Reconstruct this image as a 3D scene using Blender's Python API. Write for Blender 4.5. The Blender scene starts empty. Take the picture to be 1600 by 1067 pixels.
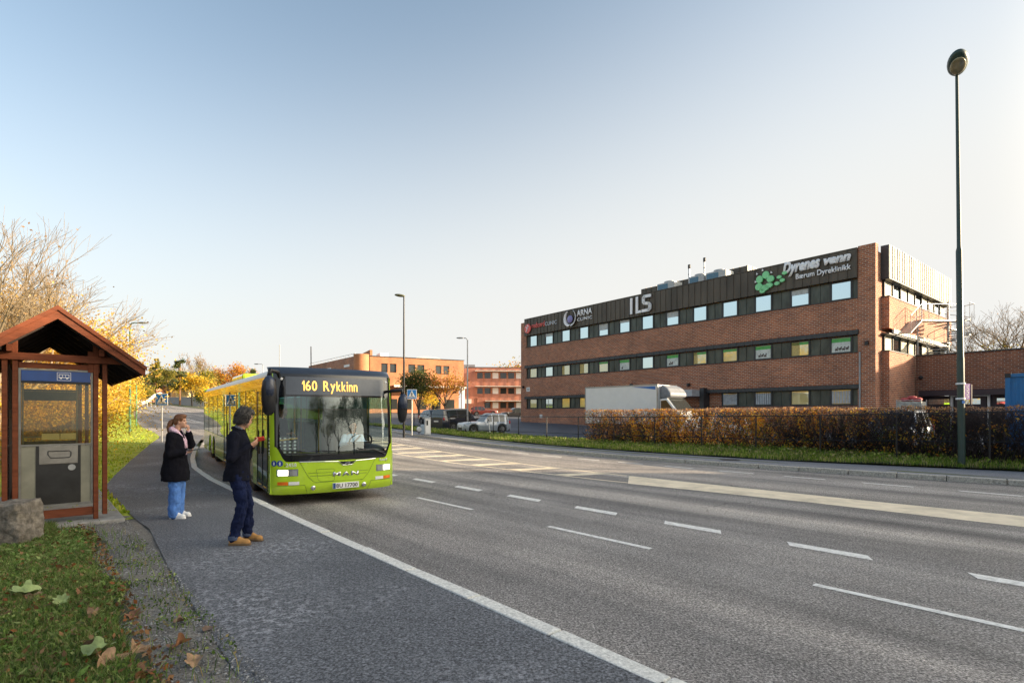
import bpy, math, random
import numpy as np
from mathutils import Vector, Matrix, Euler
R=math.radians; sc=bpy.context.scene; col=sc.collection
random.seed(7); rng=np.random.default_rng(11)
# ---------------- camera, sky, sun, exposure
CZ=1.68
cd=bpy.data.cameras.new('camera'); cam=bpy.data.objects.new('camera',cd); col.objects.link(cam)
cam.location=(0,0,CZ); cam.rotation_euler=(R(90),0,0)
cd.sensor_width=36; cd.lens=36*832/1600; cd.shift_y=112/1600; cd.clip_end=3000; cd.clip_start=.05
sc.camera=cam
SUN_EL=R(13.5); SUN_H=Vector((1,-.06,0)).normalized()      # horizontal direction towards the sun
w=bpy.data.worlds.new('World'); sc.world=w; w.use_nodes=True
nt=w.node_tree; bg=nt.nodes['Background']; sky=nt.nodes.new('ShaderNodeTexSky'); sky.sky_type='NISHITA'
sky.sun_disc=False; sky.sun_elevation=SUN_EL; sky.sun_rotation=math.atan2(SUN_H.x,SUN_H.y)
sky.altitude=50; sky.air_density=1.0; sky.dust_density=1.6; sky.ozone_density=1.0
# thin autumn haze over the clear sky: whiter towards the horizon and towards the sun, plus the glow round the sun
def wn(t,**k):
    n=nt.nodes.new('ShaderNode'+t)
    for a,b in k.items(): setattr(n,a,b)
    return n
tc=wn('TexCoord'); sp=wn('SeparateXYZ'); nt.links.new(tc.outputs['Generated'],sp.inputs[0])
def vdot(v):
    d=wn('VectorMath',operation='DOT_PRODUCT'); nt.links.new(tc.outputs['Generated'],d.inputs[0]); d.inputs[1].default_value=v; return d.outputs['Value']
haz=vdot((SUN_H.x*.66,SUN_H.y*.66,-2.75)); ad=wn('MapRange'); ad.interpolation_type='SMOOTHSTEP'; nt.links.new(haz,ad.inputs[0])
ad.inputs[1].default_value=-1.95; ad.inputs[2].default_value=-.35
hs=wn('HueSaturation'); hs.inputs['Saturation'].default_value=.84; hs.inputs['Value'].default_value=.655; hs.inputs['Hue'].default_value=.492
nt.links.new(sky.outputs[0],hs.inputs['Color'])
mxw=wn('Mix'); mxw.data_type='RGBA'; nt.links.new(ad.outputs[0],mxw.inputs[0]); nt.links.new(hs.outputs[0],mxw.inputs[6]); mxw.inputs[7].default_value=(2.0,1.99,1.92,1)
gl=wn('MapRange'); gl.interpolation_type='SMOOTHERSTEP'; nt.links.new(vdot((SUN_H.x*math.cos(SUN_EL),SUN_H.y*math.cos(SUN_EL),math.sin(SUN_EL))),gl.inputs[0]); gl.inputs[1].default_value=.62; gl.inputs[2].default_value=1.0
ag=wn('Mix'); ag.data_type='RGBA'; ag.blend_type='ADD'; nt.links.new(gl.outputs[0],ag.inputs[0]); nt.links.new(mxw.outputs[2],ag.inputs[6]); ag.inputs[7].default_value=(9.5,8.2,6.0,1)
nt.links.new(ag.outputs[2],bg.inputs[0]); bg.inputs[1].default_value=.15
sl=bpy.data.lights.new('sun','SUN'); so=bpy.data.objects.new('sun',sl); col.objects.link(so)
sl.energy=4.2; sl.angle=R(.5); sl.color=(1,.80,.55)
sd=Vector((SUN_H.x*math.cos(SUN_EL),SUN_H.y*math.cos(SUN_EL),math.sin(SUN_EL)))
so.rotation_euler=sd.to_track_quat('Z','Y').to_euler()
sc.view_settings.view_transform='Standard'; sc.view_settings.look='None'; sc.view_settings.exposure=1.6; sc.view_settings.gamma=1
sc.view_settings.use_curve_mapping=False
sc.cycles.max_bounces=8; sc.cycles.transparent_max_bounces=24
# ---------------- frames
DU=Vector((-.67,.743,0)).normalized(); DV=Vector((.743,.67,0)).normalized()
def p(u):
    if u>170: u=170+ (u-170)*.1
    return .035*3*math.log1p(math.exp(min(60,(u-20)/3)))
def W(u,v,z=0): return Vector((u*DU.x+v*DV.x,u*DU.y+v*DV.y,z))
def UV(x,y): return (x*DU.x+y*DU.y, x*DV.x+y*DV.y)
def ss(x,a,b):
    t=max(0,min(1,(x-a)/(b-a))); return t*t*(3-2*t)
def Z(u,v):          # finished ground level
    a=p(u)
    if v<=19.5:
        return a + (max(0,-v-2)*.05 if v<-2 and v>-14 else (.6 if v<=-14 else 0))
    pk=.25*(1-ss(u,8,22))+.6*p(u)+.02*max(0,min(v,45)-25)
    t=ss(v,wback(u)+.05,24.5)
    return (a-.04)*(1-t)+pk*t
def at(px,D): # world x,y for a photo column at depth D
    return ((px-800)/832*D, D)
def interp(pts):
    def f(u):
        if u<=pts[0][0]: return pts[0][1]
        for (a,b),(c,d) in zip(pts,pts[1:]):
            if u<=c: return b+(d-b)*(u-a)/(c-a)
        return pts[-1][1]
    return f
wback=interp([(-30,24),(1.5,22.2),(4.5,21.4),(8,20.6),(13.5,20.3),(22,20.2),(32,20.4),(45,21.2)])
def gz(x,y): return Z(*UV(x,y))
# ---------------- object helpers
def tag(o,label=None,cat=None,group=None,kind=None):
    if label: o['label']=label
    if cat: o['category']=cat
    if group: o['group']=group
    if kind: o['kind']=kind
    return o
def empty(name,loc=(0,0,0),rz=0,label=None,cat=None,group=None):
    o=bpy.data.objects.new(name,None); col.objects.link(o); o.location=loc; o.rotation_euler=(0,0,rz); o.empty_display_size=.2
    return tag(o,label,cat,group)
def copy_tree(o,parent=None):
    c=o.copy(); col.objects.link(c)
    if parent: c.parent=parent; c.matrix_parent_inverse=o.matrix_parent_inverse.copy()
    for ch in list(o.children): copy_tree(ch,c)
    return c
class MB:
    def __init__(s): s.v=[]; s.f=[]; s.m=[]; s.cm=0
    def add(s,vs,fs):
        n=len(s.v); s.v+= [tuple(q) for q in vs]; s.f+=[tuple(i+n for i in f) for f in fs]; s.m+=[s.cm]*len(fs); return s
    def box(s,x0,x1,y0,y1,z0,z1,M=None):
        vs=[Vector(q) for q in ((x0,y0,z0),(x1,y0,z0),(x1,y1,z0),(x0,y1,z0),(x0,y0,z1),(x1,y0,z1),(x1,y1,z1),(x0,y1,z1))]
        if M: vs=[M@q for q in vs]
        return s.add(vs,[(0,3,2,1),(4,5,6,7),(0,1,5,4),(1,2,6,5),(2,3,7,6),(3,0,4,7)])
    def bar(s,a,b,w,h,up=(0,0,1)):
        a=Vector(a);b=Vector(b);d=(b-a);L=d.length;d.normalize();u=Vector(up)
        if abs(d.dot(u))>.98:u=Vector((1,0,0))
        y=u.cross(d).normalized();z=d.cross(y)
        M=Matrix((d,y,z)).transposed().to_4x4();M.translation=a
        return s.box(0,L,-w/2,w/2,-h/2,h/2,M)
    def tube(s,pts,r,n=8,cap=True,flat=1.0):
        pts=[Vector(q) for q in pts]; rs=r if isinstance(r,(list,tuple)) else [r]*len(pts); vs=[];fs=[]; px=None
        for i,q in enumerate(pts):
            d=(pts[min(i+1,len(pts)-1)]-pts[max(i-1,0)]).normalized()
            if px is None:
                px=d.orthogonal().normalized()
            px=(px-d*px.dot(d)); px=px.normalized() if px.length>1e-6 else d.orthogonal().normalized(); py=d.cross(px)
            for k in range(n):
                a=2*math.pi*k/n; vs.append(q+px*math.cos(a)*rs[i]+py*math.sin(a)*rs[i]*flat)
        for i in range(len(pts)-1):
            for k in range(n):
                k2=(k+1)%n; fs.append((i*n+k,i*n+k2,(i+1)*n+k2,(i+1)*n+k))
        if cap: fs.append(tuple(range(n))[::-1]); fs.append(tuple((len(pts)-1)*n+k for k in range(n)))
        return s.add(vs,fs)
    def cyl(s,a,b,r,n=16,r2=None): return s.tube([a,b],[r,r if r2 is None else r2],n)
    def lathe(s,prof,c=(0,0,0),n=20,axis='z',cap=True):
        vs=[];fs=[];c=Vector(c)
        for (r,h) in prof:
            for k in range(n):
                a=2*math.pi*k/n; q=(r*math.cos(a),r*math.sin(a),h)
                if axis=='x': q=(h,q[0],q[1])
                if axis=='y': q=(q[0],h,q[1])
                vs.append(c+Vector(q))
        for i in range(len(prof)-1):
            for k in range(n): k2=(k+1)%n; fs.append((i*n+k,i*n+k2,(i+1)*n+k2,(i+1)*n+k))
        if cap: fs.append(tuple(range(n))[::-1]); fs.append(tuple((len(prof)-1)*n+k for k in range(n)))
        return s.add(vs,fs)
    def ball(s,c,r,M=None,nu=14,nv=9):
        if not isinstance(r,(tuple,list)): r=(r,r,r)
        vs=[];fs=[];c=Vector(c)
        for j in range(nv+1):
            t=math.pi*j/nv
            for i in range(nu):
                a=2*math.pi*i/nu; q=Vector((r[0]*math.sin(t)*math.cos(a),r[1]*math.sin(t)*math.sin(a),r[2]*math.cos(t)))
                if M: q=M@q
                vs.append(c+q)
        for j in range(nv):
            for i in range(nu):
                i2=(i+1)%nu; fs.append((j*nu+i,(j+1)*nu+i,(j+1)*nu+i2,j*nu+i2))
        return s.add(vs,fs)
    def cap(s,a,b,r0,r1=None,n=10):
        r1=r0 if r1 is None else r1
        s.tube([a,b],[r0,r1],n); s.ball(a,r0,nu=n,nv=6); s.ball(b,r1,nu=n,nv=6); return s
    def loft(s,rings,n=18):      # rings (cx,cy,z,rx,ry)
        vs=[];fs=[]
        for (cx,cy,z,rx,ry) in rings:
            for k in range(n): a=2*math.pi*k/n; vs.append((cx+rx*math.cos(a),cy+ry*math.sin(a),z))
        for i in range(len(rings)-1):
            for k in range(n): k2=(k+1)%n; fs.append((i*n+k,i*n+k2,(i+1)*n+k2,(i+1)*n+k))
        fs.append(tuple(range(n))[::-1]); fs.append(tuple((len(rings)-1)*n+k for k in range(n)))
        return s.add(vs,fs)
    def prism(s,poly,y0,y1,plane='xz'):   # poly of 2-D points extruded
        n=len(poly)
        def mk(a,b,t): return (a,t,b) if plane=='xz' else ((t,a,b) if plane=='yz' else (a,b,t))
        vs=[mk(a,b,y0) for a,b in poly]+[mk(a,b,y1) for a,b in poly]
        fs=[tuple(range(n)),tuple(range(2*n-1,n-1,-1))]+[(i,i+n,(i+1)%n+n,(i+1)%n) for i in range(n)]
        return s.add(vs,fs)
    def grid(s,fn,us,vs_):
        vs=[fn(a,b) for a in us for b in vs_]; m=len(vs_)
        return s.add(vs,[(i*m+j,(i+1)*m+j,(i+1)*m+j+1,i*m+j+1) for i in range(len(us)-1) for j in range(m-1)])
    def build(s,name,mat,parent=None,smooth=False,bevel=0,solid=0,recalc=True):
        me=bpy.data.meshes.new(name); me.from_pydata(s.v,[],s.f)
        for mm in (mat if isinstance(mat,(list,tuple)) else [mat]): me.materials.append(mm)
        if isinstance(mat,(list,tuple)): me.polygons.foreach_set('material_index',s.m)
        if recalc:
            import bmesh
            bm=bmesh.new(); bm.from_mesh(me); bmesh.ops.recalc_face_normals(bm,faces=bm.faces); bm.to_mesh(me); bm.free()
        o=bpy.data.objects.new(name,me); col.objects.link(o)
        if parent: o.parent=parent
        if smooth: me.polygons.foreach_set('use_smooth',[True]*len(me.polygons))
        if smooth=='auto': 
            me.polygons.foreach_set('use_smooth',[True]*len(me.polygons)); me.set_sharp_from_angle(angle=R(35))
        if solid: md=o.modifiers.new('s','SOLIDIFY'); md.thickness=solid; md.offset=-1
        if bevel: md=o.modifiers.new('b','BEVEL'); md.width=bevel; md.segments=2; md.limit_method='ANGLE'
        return o
def bake(o):
    dg=bpy.context.evaluated_depsgraph_get(); dg.update(); me=bpy.data.meshes.new_from_object(o.evaluated_get(dg)); old=o.data
    if o.type=='MESH': o.modifiers.clear(); o.data=me; return o
def remesh(mb,name,mat,parent=None,vox=.01,it=4,noise=0,nsz=.08,matn=None):
    o=mb.build(name,mat); m=o.modifiers.new('r','REMESH'); m.mode='VOXEL'; m.voxel_size=vox; m.use_smooth_shade=True
    m=o.modifiers.new('s','SMOOTH'); m.iterations=it; m.factor=.5
    if noise:
        t=bpy.data.textures.new('n','CLOUDS'); t.noise_scale=nsz; t.noise_depth=2
        m=o.modifiers.new('d','DISPLACE'); m.texture=t; m.strength=noise; m.mid_level=.5
    bake(o)
    if parent: o.parent=parent
    return o
def np_mesh(name,V,F4,mat,parent=None,smooth=False):
    me=bpy.data.meshes.new(name); V=np.asarray(V,dtype=np.float32); F4=np.asarray(F4,dtype=np.int32); k=F4.shape[1]
    me.vertices.add(len(V)); me.vertices.foreach_set('co',V.ravel())
    me.loops.add(F4.size); me.loops.foreach_set('vertex_index',F4.ravel())
    me.polygons.add(len(F4)); me.polygons.foreach_set('loop_start',np.arange(0,F4.size,k,dtype=np.int32)); me.polygons.foreach_set('loop_total',np.full(len(F4),k,dtype=np.int32))
    me.update(calc_edges=True); me.validate(); me.materials.append(mat)
    if smooth: me.polygons.foreach_set('use_smooth',[True]*len(me.polygons))
    o=bpy.data.objects.new(name,me); col.objects.link(o)
    if parent: o.parent=parent
    return o
def leaves(name,C,size,mat,parent=None,flat=0,aspect=.6):     # many leaf quads round the centres C
    C=np.asarray(C,dtype=np.float64); n=len(C)
    a=rng.normal(size=(n,3)); a[:,2]*=(1-flat); a/=np.linalg.norm(a,axis=1)[:,None]
    b=rng.normal(size=(n,3)); b[:,2]*=(1-flat); b-=a*(a*b).sum(1)[:,None]; b/=np.linalg.norm(b,axis=1)[:,None]
    s=(size*(.6+.8*rng.random(n)))[:,None]
    V=np.stack([C-a*s*.5,C+b*s*.5*aspect-a*s*.05,C+a*s*.5,C-b*s*.5*aspect-a*s*.05],1).reshape(-1,3)
    return np_mesh(name,V,np.arange(4*n).reshape(n,4),mat,parent)
def text(body,w,h,mat,parent,M,name='lettering',ext=.01,shear=0,bold=0,spacing=1,keep=False):
    cu=bpy.data.curves.new('t','FONT'); cu.body=body; cu.shear=shear; cu.offset=bold; cu.space_character=spacing; cu.resolution_u=3
    o=bpy.data.objects.new('t',cu); col.objects.link(o)
    dg=bpy.context.evaluated_depsgraph_get(); dg.update(); me=bpy.data.meshes.new_from_object(o.evaluated_get(dg)); bpy.data.objects.remove(o)
    n=len(me.vertices); a=np.zeros(n*3); me.vertices.foreach_get('co',a); a=a.reshape(-1,3)
    mn=a.min(0); mx=a.max(0); a[:,0]=(a[:,0]-mn[0])/(mx[0]-mn[0])*w; a[:,1]=(a[:,1]-mn[1])/(mx[1]-mn[1])*h; a[:,2]=0
    me.vertices.foreach_set('co',a.ravel()); me.materials.clear(); me.materials.append(mat)
    t=bpy.data.objects.new(name,me); col.objects.link(t); t.parent=parent; t.matrix_local=M
    md=t.modifiers.new('s','SOLIDIFY'); md.thickness=ext; md.offset=1
    return t
def frame(o,x,y): # matrix with origin, local x axis, local y axis
    x=Vector(x).normalized(); y=Vector(y).normalized(); z=x.cross(y); M=Matrix((x,y,z)).transposed().to_4x4(); M.translation=Vector(o); return M
# ---------------- materials
def _n(nt,t,**k):
    n=nt.nodes.new('ShaderNode'+t)
    for a,b in k.items(): setattr(n,a,b)
    return n
def base(name):
    m=bpy.data.materials.new(name); m.use_nodes=True; nt=m.node_tree; b=nt.nodes['Principled BSDF']; return m,nt,b
def ramp(nt,src,stops,interp='LINEAR'):
    r=_n(nt,'ValToRGB'); cr=r.color_ramp; cr.interpolation=interp
    while len(cr.elements)<len(stops): cr.elements.new(.5)
    for e,(pos,c) in zip(cr.elements,stops): e.position=pos; e.color=(*c,1) if len(c)==3 else c
    nt.links.new(src,r.inputs[0]); return r.outputs[0]
def noise(nt,scale,detail=4,rough=.55,vec=None,sc3=None,rotz=0,dist=0):
    tc=_n(nt,'TexCoord'); mp=_n(nt,'Mapping'); n=_n(nt,'TexNoise'); n.inputs['Scale'].default_value=scale; n.inputs['Detail'].default_value=detail; n.inputs['Roughness'].default_value=rough; n.inputs['Distortion'].default_value=dist
    nt.links.new(tc.outputs['Object'],mp.inputs[0]); nt.links.new(mp.outputs[0],n.inputs['Vector'])
    if sc3: mp.inputs['Scale'].default_value=sc3
    mp.inputs['Rotation'].default_value=(0,0,rotz)
    return n.outputs[0]
def mix(nt,f,a,b,mode='MIX'):
    m=_n(nt,'Mix'); m.data_type='RGBA'; m.blend_type=mode
    for s,v in ((m.inputs[0],f),(m.inputs[6],a),(m.inputs[7],b)):
        if hasattr(v,'links'): nt.links.new(v,s)
        elif isinstance(v,(int,float)): s.default_value=v
        else: s.default_value=(*v,1)
    return m.outputs[2]
def mat(name,c,rough=.6,metal=0,var=.2,scale=6,bump=0,bscale=40,spec=.5,coat=0,sc3=None,grime=0):
    m,nt,b=base(name); c=tuple(c); lo=tuple(x*(1-var) for x in c); hi=tuple(min(1,x*(1+var)) for x in c)
    o=ramp(nt,noise(nt,scale,5,.6,sc3=sc3),[(.3,lo),(.7,hi)])
    if grime: o=mix(nt,ramp(nt,noise(nt,scale*.37,6,.7),[(.45,(0,0,0)),(.7,(grime,)*3)]),o,(.06,.05,.04))
    nt.links.new(o,b.inputs['Base Color']); b.inputs['Roughness'].default_value=rough; b.inputs['Metallic'].default_value=metal
    b.inputs['Specular IOR Level'].default_value=spec; b.inputs['Coat Weight'].default_value=coat; b.inputs['Coat Roughness'].default_value=.04
    if bump:
        bp=_n(nt,'Bump'); bp.inputs['Strength'].default_value=bump; bp.inputs['Distance'].default_value=.01
        nt.links.new(noise(nt,bscale,5,.6,sc3=sc3),bp.inputs['Height']); nt.links.new(bp.outputs[0],b.inputs['Normal'])
    return m
def glass(name,tint=(.5,.55,.55),refl=.12,rough=.01):
    m,nt,b=base(name); nt.nodes.remove(b); out=nt.nodes['Material Output']
    t=_n(nt,'BsdfTransparent'); t.inputs[0].default_value=(*tint,1); g=_n(nt,'BsdfGlossy'); g.inputs['Roughness'].default_value=rough; g.inputs[0].default_value=(.85,.96,1,1)
    fr=_n(nt,'Fresnel'); fr.inputs[0].default_value=1.5; ma=_n(nt,'Math',operation='ADD'); ma.inputs[1].default_value=refl; ma.use_clamp=True
    geo=_n(nt,'NewGeometry'); mb=_n(nt,'Mix'); mb.data_type='FLOAT'; nt.links.new(geo.outputs['Backfacing'],mb.inputs[0]); nt.links.new(ma.outputs[0],mb.inputs[2]); mb.inputs[3].default_value=.05
    nt.links.new(fr.outputs[0],ma.inputs[0]); mx=_n(nt,'MixShader'); nt.links.new(mb.outputs[0],mx.inputs[0]); nt.links.new(t.outputs[0],mx.inputs[1]); nt.links.new(g.outputs[0],mx.inputs[2]); nt.links.new(mx.outputs[0],out.inputs[0])
    return m
def emis(name,c,s,): 
    m,nt,b=base(name); b.inputs['Base Color'].default_value=(*c,1); b.inputs['Emission Color'].default_value=(*c,1); b.inputs['Emission Strength'].default_value=s; return m
def leafmat(name,cols,trans=.35,rough=.6):
    m,nt,b=base(name); g=_n(nt,'NewGeometry'); n=len(cols)
    o=ramp(nt,g.outputs['Random Per Island'],[(i/n,c) for i,c in enumerate(cols)],'CONSTANT')
    o2=mix(nt,.6,o,ramp(nt,noise(nt,1.2,3),[(.3,(.55,.55,.55)),(.7,(1.35,1.35,1.35))]),'MULTIPLY')
    nt.links.new(o2,b.inputs['Base Color']); b.inputs['Roughness'].default_value=rough; b.inputs['Specular IOR Level'].default_value=.25
    t=_n(nt,'BsdfTranslucent'); nt.links.new(o2,t.inputs[0]); mx=_n(nt,'MixShader'); mx.inputs[0].default_value=trans
    nt.links.new(b.outputs[0],mx.inputs[1]); nt.links.new(t.outputs[0],mx.inputs[2]); nt.links.new(mx.outputs[0],nt.nodes['Material Output'].inputs[0]); return m
def brick(name,c1,c2,c3,mortar,horiz='xz'):
    m,nt,b=base(name); tc=_n(nt,'TexCoord'); sx=_n(nt,'SeparateXYZ'); nt.links.new(tc.outputs['Object'],sx.inputs[0])
    ad=_n(nt,'Math',operation='ADD'); nt.links.new(sx.outputs[0],ad.inputs[0]); nt.links.new(sx.outputs[1],ad.inputs[1])
    cb=_n(nt,'CombineXYZ'); nt.links.new(ad.outputs[0],cb.inputs[0]); nt.links.new(sx.outputs[2],cb.inputs[1])
    br=_n(nt,'TexBrick'); nt.links.new(cb.outputs[0],br.inputs['Vector']); br.inputs['Scale'].default_value=1; br.inputs['Brick Width'].default_value=.30; br.inputs['Row Height'].default_value=.115; br.inputs['Mortar Size'].default_value=.015; br.inputs['Mortar Smooth'].default_value=.3; br.inputs['Bias'].default_value=-.1
    br.inputs['Color1'].default_value=(*c1,1); br.inputs['Color2'].default_value=(*c2,1); br.inputs['Mortar'].default_value=(*mortar,1)
    o=mix(nt,ramp(nt,noise(nt,3,3,.6,sc3=(1,1,3.2)),[(.55,(0,0,0)),(.70,(.55,.55,.55))]),br.outputs[0],c3)
    o=mix(nt,.8,o,ramp(nt,noise(nt,.5,6,.65),[(.3,(.62,.62,.64)),(.7,(1.25,1.22,1.2))]),'MULTIPLY')
    nt.links.new(o,b.inputs['Base Color']); b.inputs['Roughness'].default_value=.85
    bp=_n(nt,'Bump'); bp.inputs['Strength'].default_value=.5; bp.inputs['Distance'].default_value=.01; bp.invert=True; nt.links.new(br.outputs['Fac'],bp.inputs['Height']); nt.links.new(bp.outputs[0],b.inputs['Normal'])
    return m
RD=math.atan2(DU.y,DU.x)
def asphalt(name,c,streak=True,speck=.5,patch=None,lane=False):
    m,nt,b=base(name)
    fine=noise(nt,50,3,.8); coarse=noise(nt,26,2,.6); o=ramp(nt,fine,[(.34,tuple(x*(1-speck) for x in c)),(.5,c),(.66,tuple(x*(1+speck*1.6) for x in c))])
    o=mix(nt,.9,o,ramp(nt,noise(nt,.35,6,.6),[(.3,(.72,.72,.73)),(.7,(1.2,1.2,1.2))]),'MULTIPLY')
    o=mix(nt,.8,o,ramp(nt,coarse,[(.36,(.72,.72,.72)),(.64,(1.3,1.3,1.3))]),'MULTIPLY')
    if streak:   # wear drawn out along the driving direction
        tc=_n(nt,'TexCoord'); vr=_n(nt,'VectorRotate'); vr.rotation_type='Z_AXIS'; vr.inputs['Angle'].default_value=-RD; nt.links.new(tc.outputs['Object'],vr.inputs[0])
        mp=_n(nt,'Mapping'); mp.inputs['Scale'].default_value=(.05,.9,1); nt.links.new(vr.outputs[0],mp.inputs[0]); n=_n(nt,'TexNoise'); n.inputs['Scale'].default_value=1.5; n.inputs['Detail'].default_value=5; nt.links.new(mp.outputs[0],n.inputs['Vector'])
        o=mix(nt,.9,o,ramp(nt,n.outputs[0],[(.3,(.55,.55,.56)),(.5,(1,.99,.98)),(.72,(1.55,1.5,1.45))]),'MULTIPLY')
        vy=_n(nt,'SeparateXYZ'); nt.links.new(vr.outputs[0],vy.inputs[0]); wv_=_n(nt,'Math',operation='MULTIPLY_ADD'); wv_.inputs[1].default_value=-.05; wv_.inputs[2].default_value=-.012
        ad_=_n(nt,'Math',operation='ADD'); w2_=_n(nt,'Math',operation='MULTIPLY'); w2_.inputs[1].default_value=.022; nt.links.new(n.outputs[0],w2_.inputs[0]); nt.links.new(vy.outputs[1],wv_.inputs[0]); nt.links.new(wv_.outputs[0],ad_.inputs[0]); nt.links.new(w2_.outputs[0],ad_.inputs[1])
        d_,l_,m1=(.66,.66,.67),(1.28,1.26,1.22),(1,1,1)
        o=mix(nt,.85,o,ramp(nt,ad_.outputs[0],[(.15,m1),(.20,(.80,.80,.81)),(.255,(1.3,1.28,1.25)),(.30,m1),(.345,(.9,.9,.9)),(.40,(1.1,1.1,1.1)),(.445,d_),(.465,l_),(.50,l_),(.53,d_),(.56,(1.1,1.1,1.1)),(.7,(1.05,1.03,1.0)),(.76,(.85,.85,.86)),(.80,(1.1,1.1,1.1)),(.86,(.9,.9,.9))]),'MULTIPLY')
    vo=_n(nt,'TexVoronoi'); vo.feature='DISTANCE_TO_EDGE'; vo.inputs['Scale'].default_value=.22; tcv=_n(nt,'TexCoord'); dn=_n(nt,'Mix'); dn.data_type='RGBA'; dn.inputs[0].default_value=.06
    nz_=_n(nt,'TexNoise'); nz_.inputs['Scale'].default_value=2.2; nz_.inputs['Detail'].default_value=5; nt.links.new(tcv.outputs['Object'],nz_.inputs['Vector']); nt.links.new(tcv.outputs['Object'],dn.inputs[6]); nt.links.new(nz_.outputs['Color'],dn.inputs[7]); dn.blend_type='ADD'; dn.inputs[0].default_value=.5; nt.links.new(dn.outputs[2],vo.inputs['Vector'])
    o=mix(nt,mix(nt,1,ramp(nt,vo.outputs['Distance'],[(.0012,(.75,.75,.75)),(.003,(0,0,0))]),ramp(nt,noise(nt,.3,2),[(.52,(0,0,0)),(.6,(1,1,1))]),'MULTIPLY'),o,(.03,.03,.03))
    if patch:
        o=mix(nt,ramp(nt,noise(nt,14,6,.8),[(.5,(0,0,0)),(.58,(1,1,1))]),o,mix(nt,ramp(nt,noise(nt,.55,3,.5),[(.48,(0,0,0)),(.66,(.6,.6,.6))]),o,patch))
    nt.links.new(o,b.inputs['Base Color']); b.inputs['Roughness'].default_value=.75; b.inputs['Specular IOR Level'].default_value=.35
    bp=_n(nt,'Bump'); bp.inputs['Strength'].default_value=.55; bp.inputs['Distance'].default_value=.006; nt.links.new(fine,bp.inputs['Height']); nt.links.new(bp.outputs[0],b.inputs['Normal']); return m
K={}
K['road']=asphalt('road asphalt',(.235,.218,.205),speck=.9)
K['pave']=asphalt('pavement asphalt',(.112,.115,.125),streak=False,speck=.8,patch=(.50,.50,.53))
K['walk']=asphalt('far pavement asphalt',(.17,.175,.195),streak=False,speck=.3)
K['park']=asphalt('car park asphalt',(.10,.105,.12),streak=False,speck=.3)
K['paint']=mat('worn white road paint',(.84,.82,.78),.7,var=.15,scale=30,grime=.45)
K['ypaint']=mat('worn yellow road paint',(.80,.68,.50),.7,var=.12,scale=3,grime=.35)
K['granite']=mat('granite kerb',(.50,.46,.40),.8,var=.4,scale=45,bump=.8,bscale=60,grime=.6)
K['kerbw']=mat('pale granite kerb top',(.74,.72,.67),.85,var=.28,scale=50,bump=.5,bscale=80,grime=.3)
K['conc']=mat('concrete',(.33,.32,.30),.85,var=.2,scale=12,bump=.4,grime=.4)
K['gravel']=mat('gravel',(.17,.155,.135),.9,var=.75,scale=55,bump=1,bscale=70)
K['soil']=mat('soil and moss',(.05,.052,.028),.95,var=.5,scale=9,bump=1,bscale=30)
K['lawn']=mat('lawn',(.30,.36,.035),.9,var=.35,scale=3,bump=.6,bscale=60)
K['verge']=mat('verge soil',(.045,.055,.02),.95,var=.5,scale=5,bump=.6,bscale=50)
K['hill']=mat('distant ground',(.07,.085,.03),.95,var=.4,scale=.3)
K['glum']=0;K['redwood']=mat('red brown stained wood',(.150,.042,.018),.7,spec=.2,var=.3,scale=4,bump=.3,bscale=14,sc3=(1,1,6),grime=.25)
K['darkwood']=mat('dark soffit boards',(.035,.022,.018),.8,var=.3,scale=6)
K['tile']=mat('weathered roof covering',(.10,.055,.04),.9,var=.4,scale=8,bump=.6)
K['grey']=mat('galvanised steel',(.35,.36,.37),.45,metal=.7,var=.15,scale=12)
K['dgreen']=mat('dark green paint',(.018,.045,.038),.4,var=.2,scale=5,grime=.3)
K['black']=mat('black plastic',(.012,.012,.015),.42,var=.3,scale=20)
K['bgloss']=mat('black gloss trim',(.010,.011,.014),.08,var=.1,coat=.6)
K['rubber']=mat('tyre rubber',(.016,.016,.016),.8,var=.3,scale=25)
K['chrome']=mat('chrome',(.62,.63,.65),.12,metal=1,var=.05)
K['green']=mat('lime green bus paint',(.43,.64,.02),.2,var=.07,scale=2,coat=.8,grime=.12)
K['greend']=mat('panel gap',(.03,.07,.004),.6)
K['white']=mat('white enamel',(.75,.75,.74),.4,var=.06,scale=9)
K['blue']=mat('blue sign enamel',(.02,.16,.50),.35,var=.1)
K['navy']=mat('blue advert panel',(.012,.055,.22),.3,var=.15)
K['orange']=mat('amber lens',(.75,.16,.01),.2,coat=.5)
K['red']=mat('red plastic',(.60,.03,.015),.35)
K['amber']=emis('amber display dots',(1,.50,.10),.75)
K['headl']=emis('lit headlamp',(1,.93,.78),1.3)
K['wind']=glass('windscreen glass',(.84,.94,.94),.05)
K['sglass']=glass('side glass',(.33,.36,.34),.10)
K['pglass']=glass('shelter glass',(.74,.70,.52),.0,.03)
K['skin']=mat('skin',(.50,.27,.18),.5,var=.12,scale=12)
K['bark']=mat('bark',(.10,.08,.06),.9,var=.4,scale=20,bump=.6)
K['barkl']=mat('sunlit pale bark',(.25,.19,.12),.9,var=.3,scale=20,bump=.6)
SHA,SHB=16.0,10.6
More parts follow.
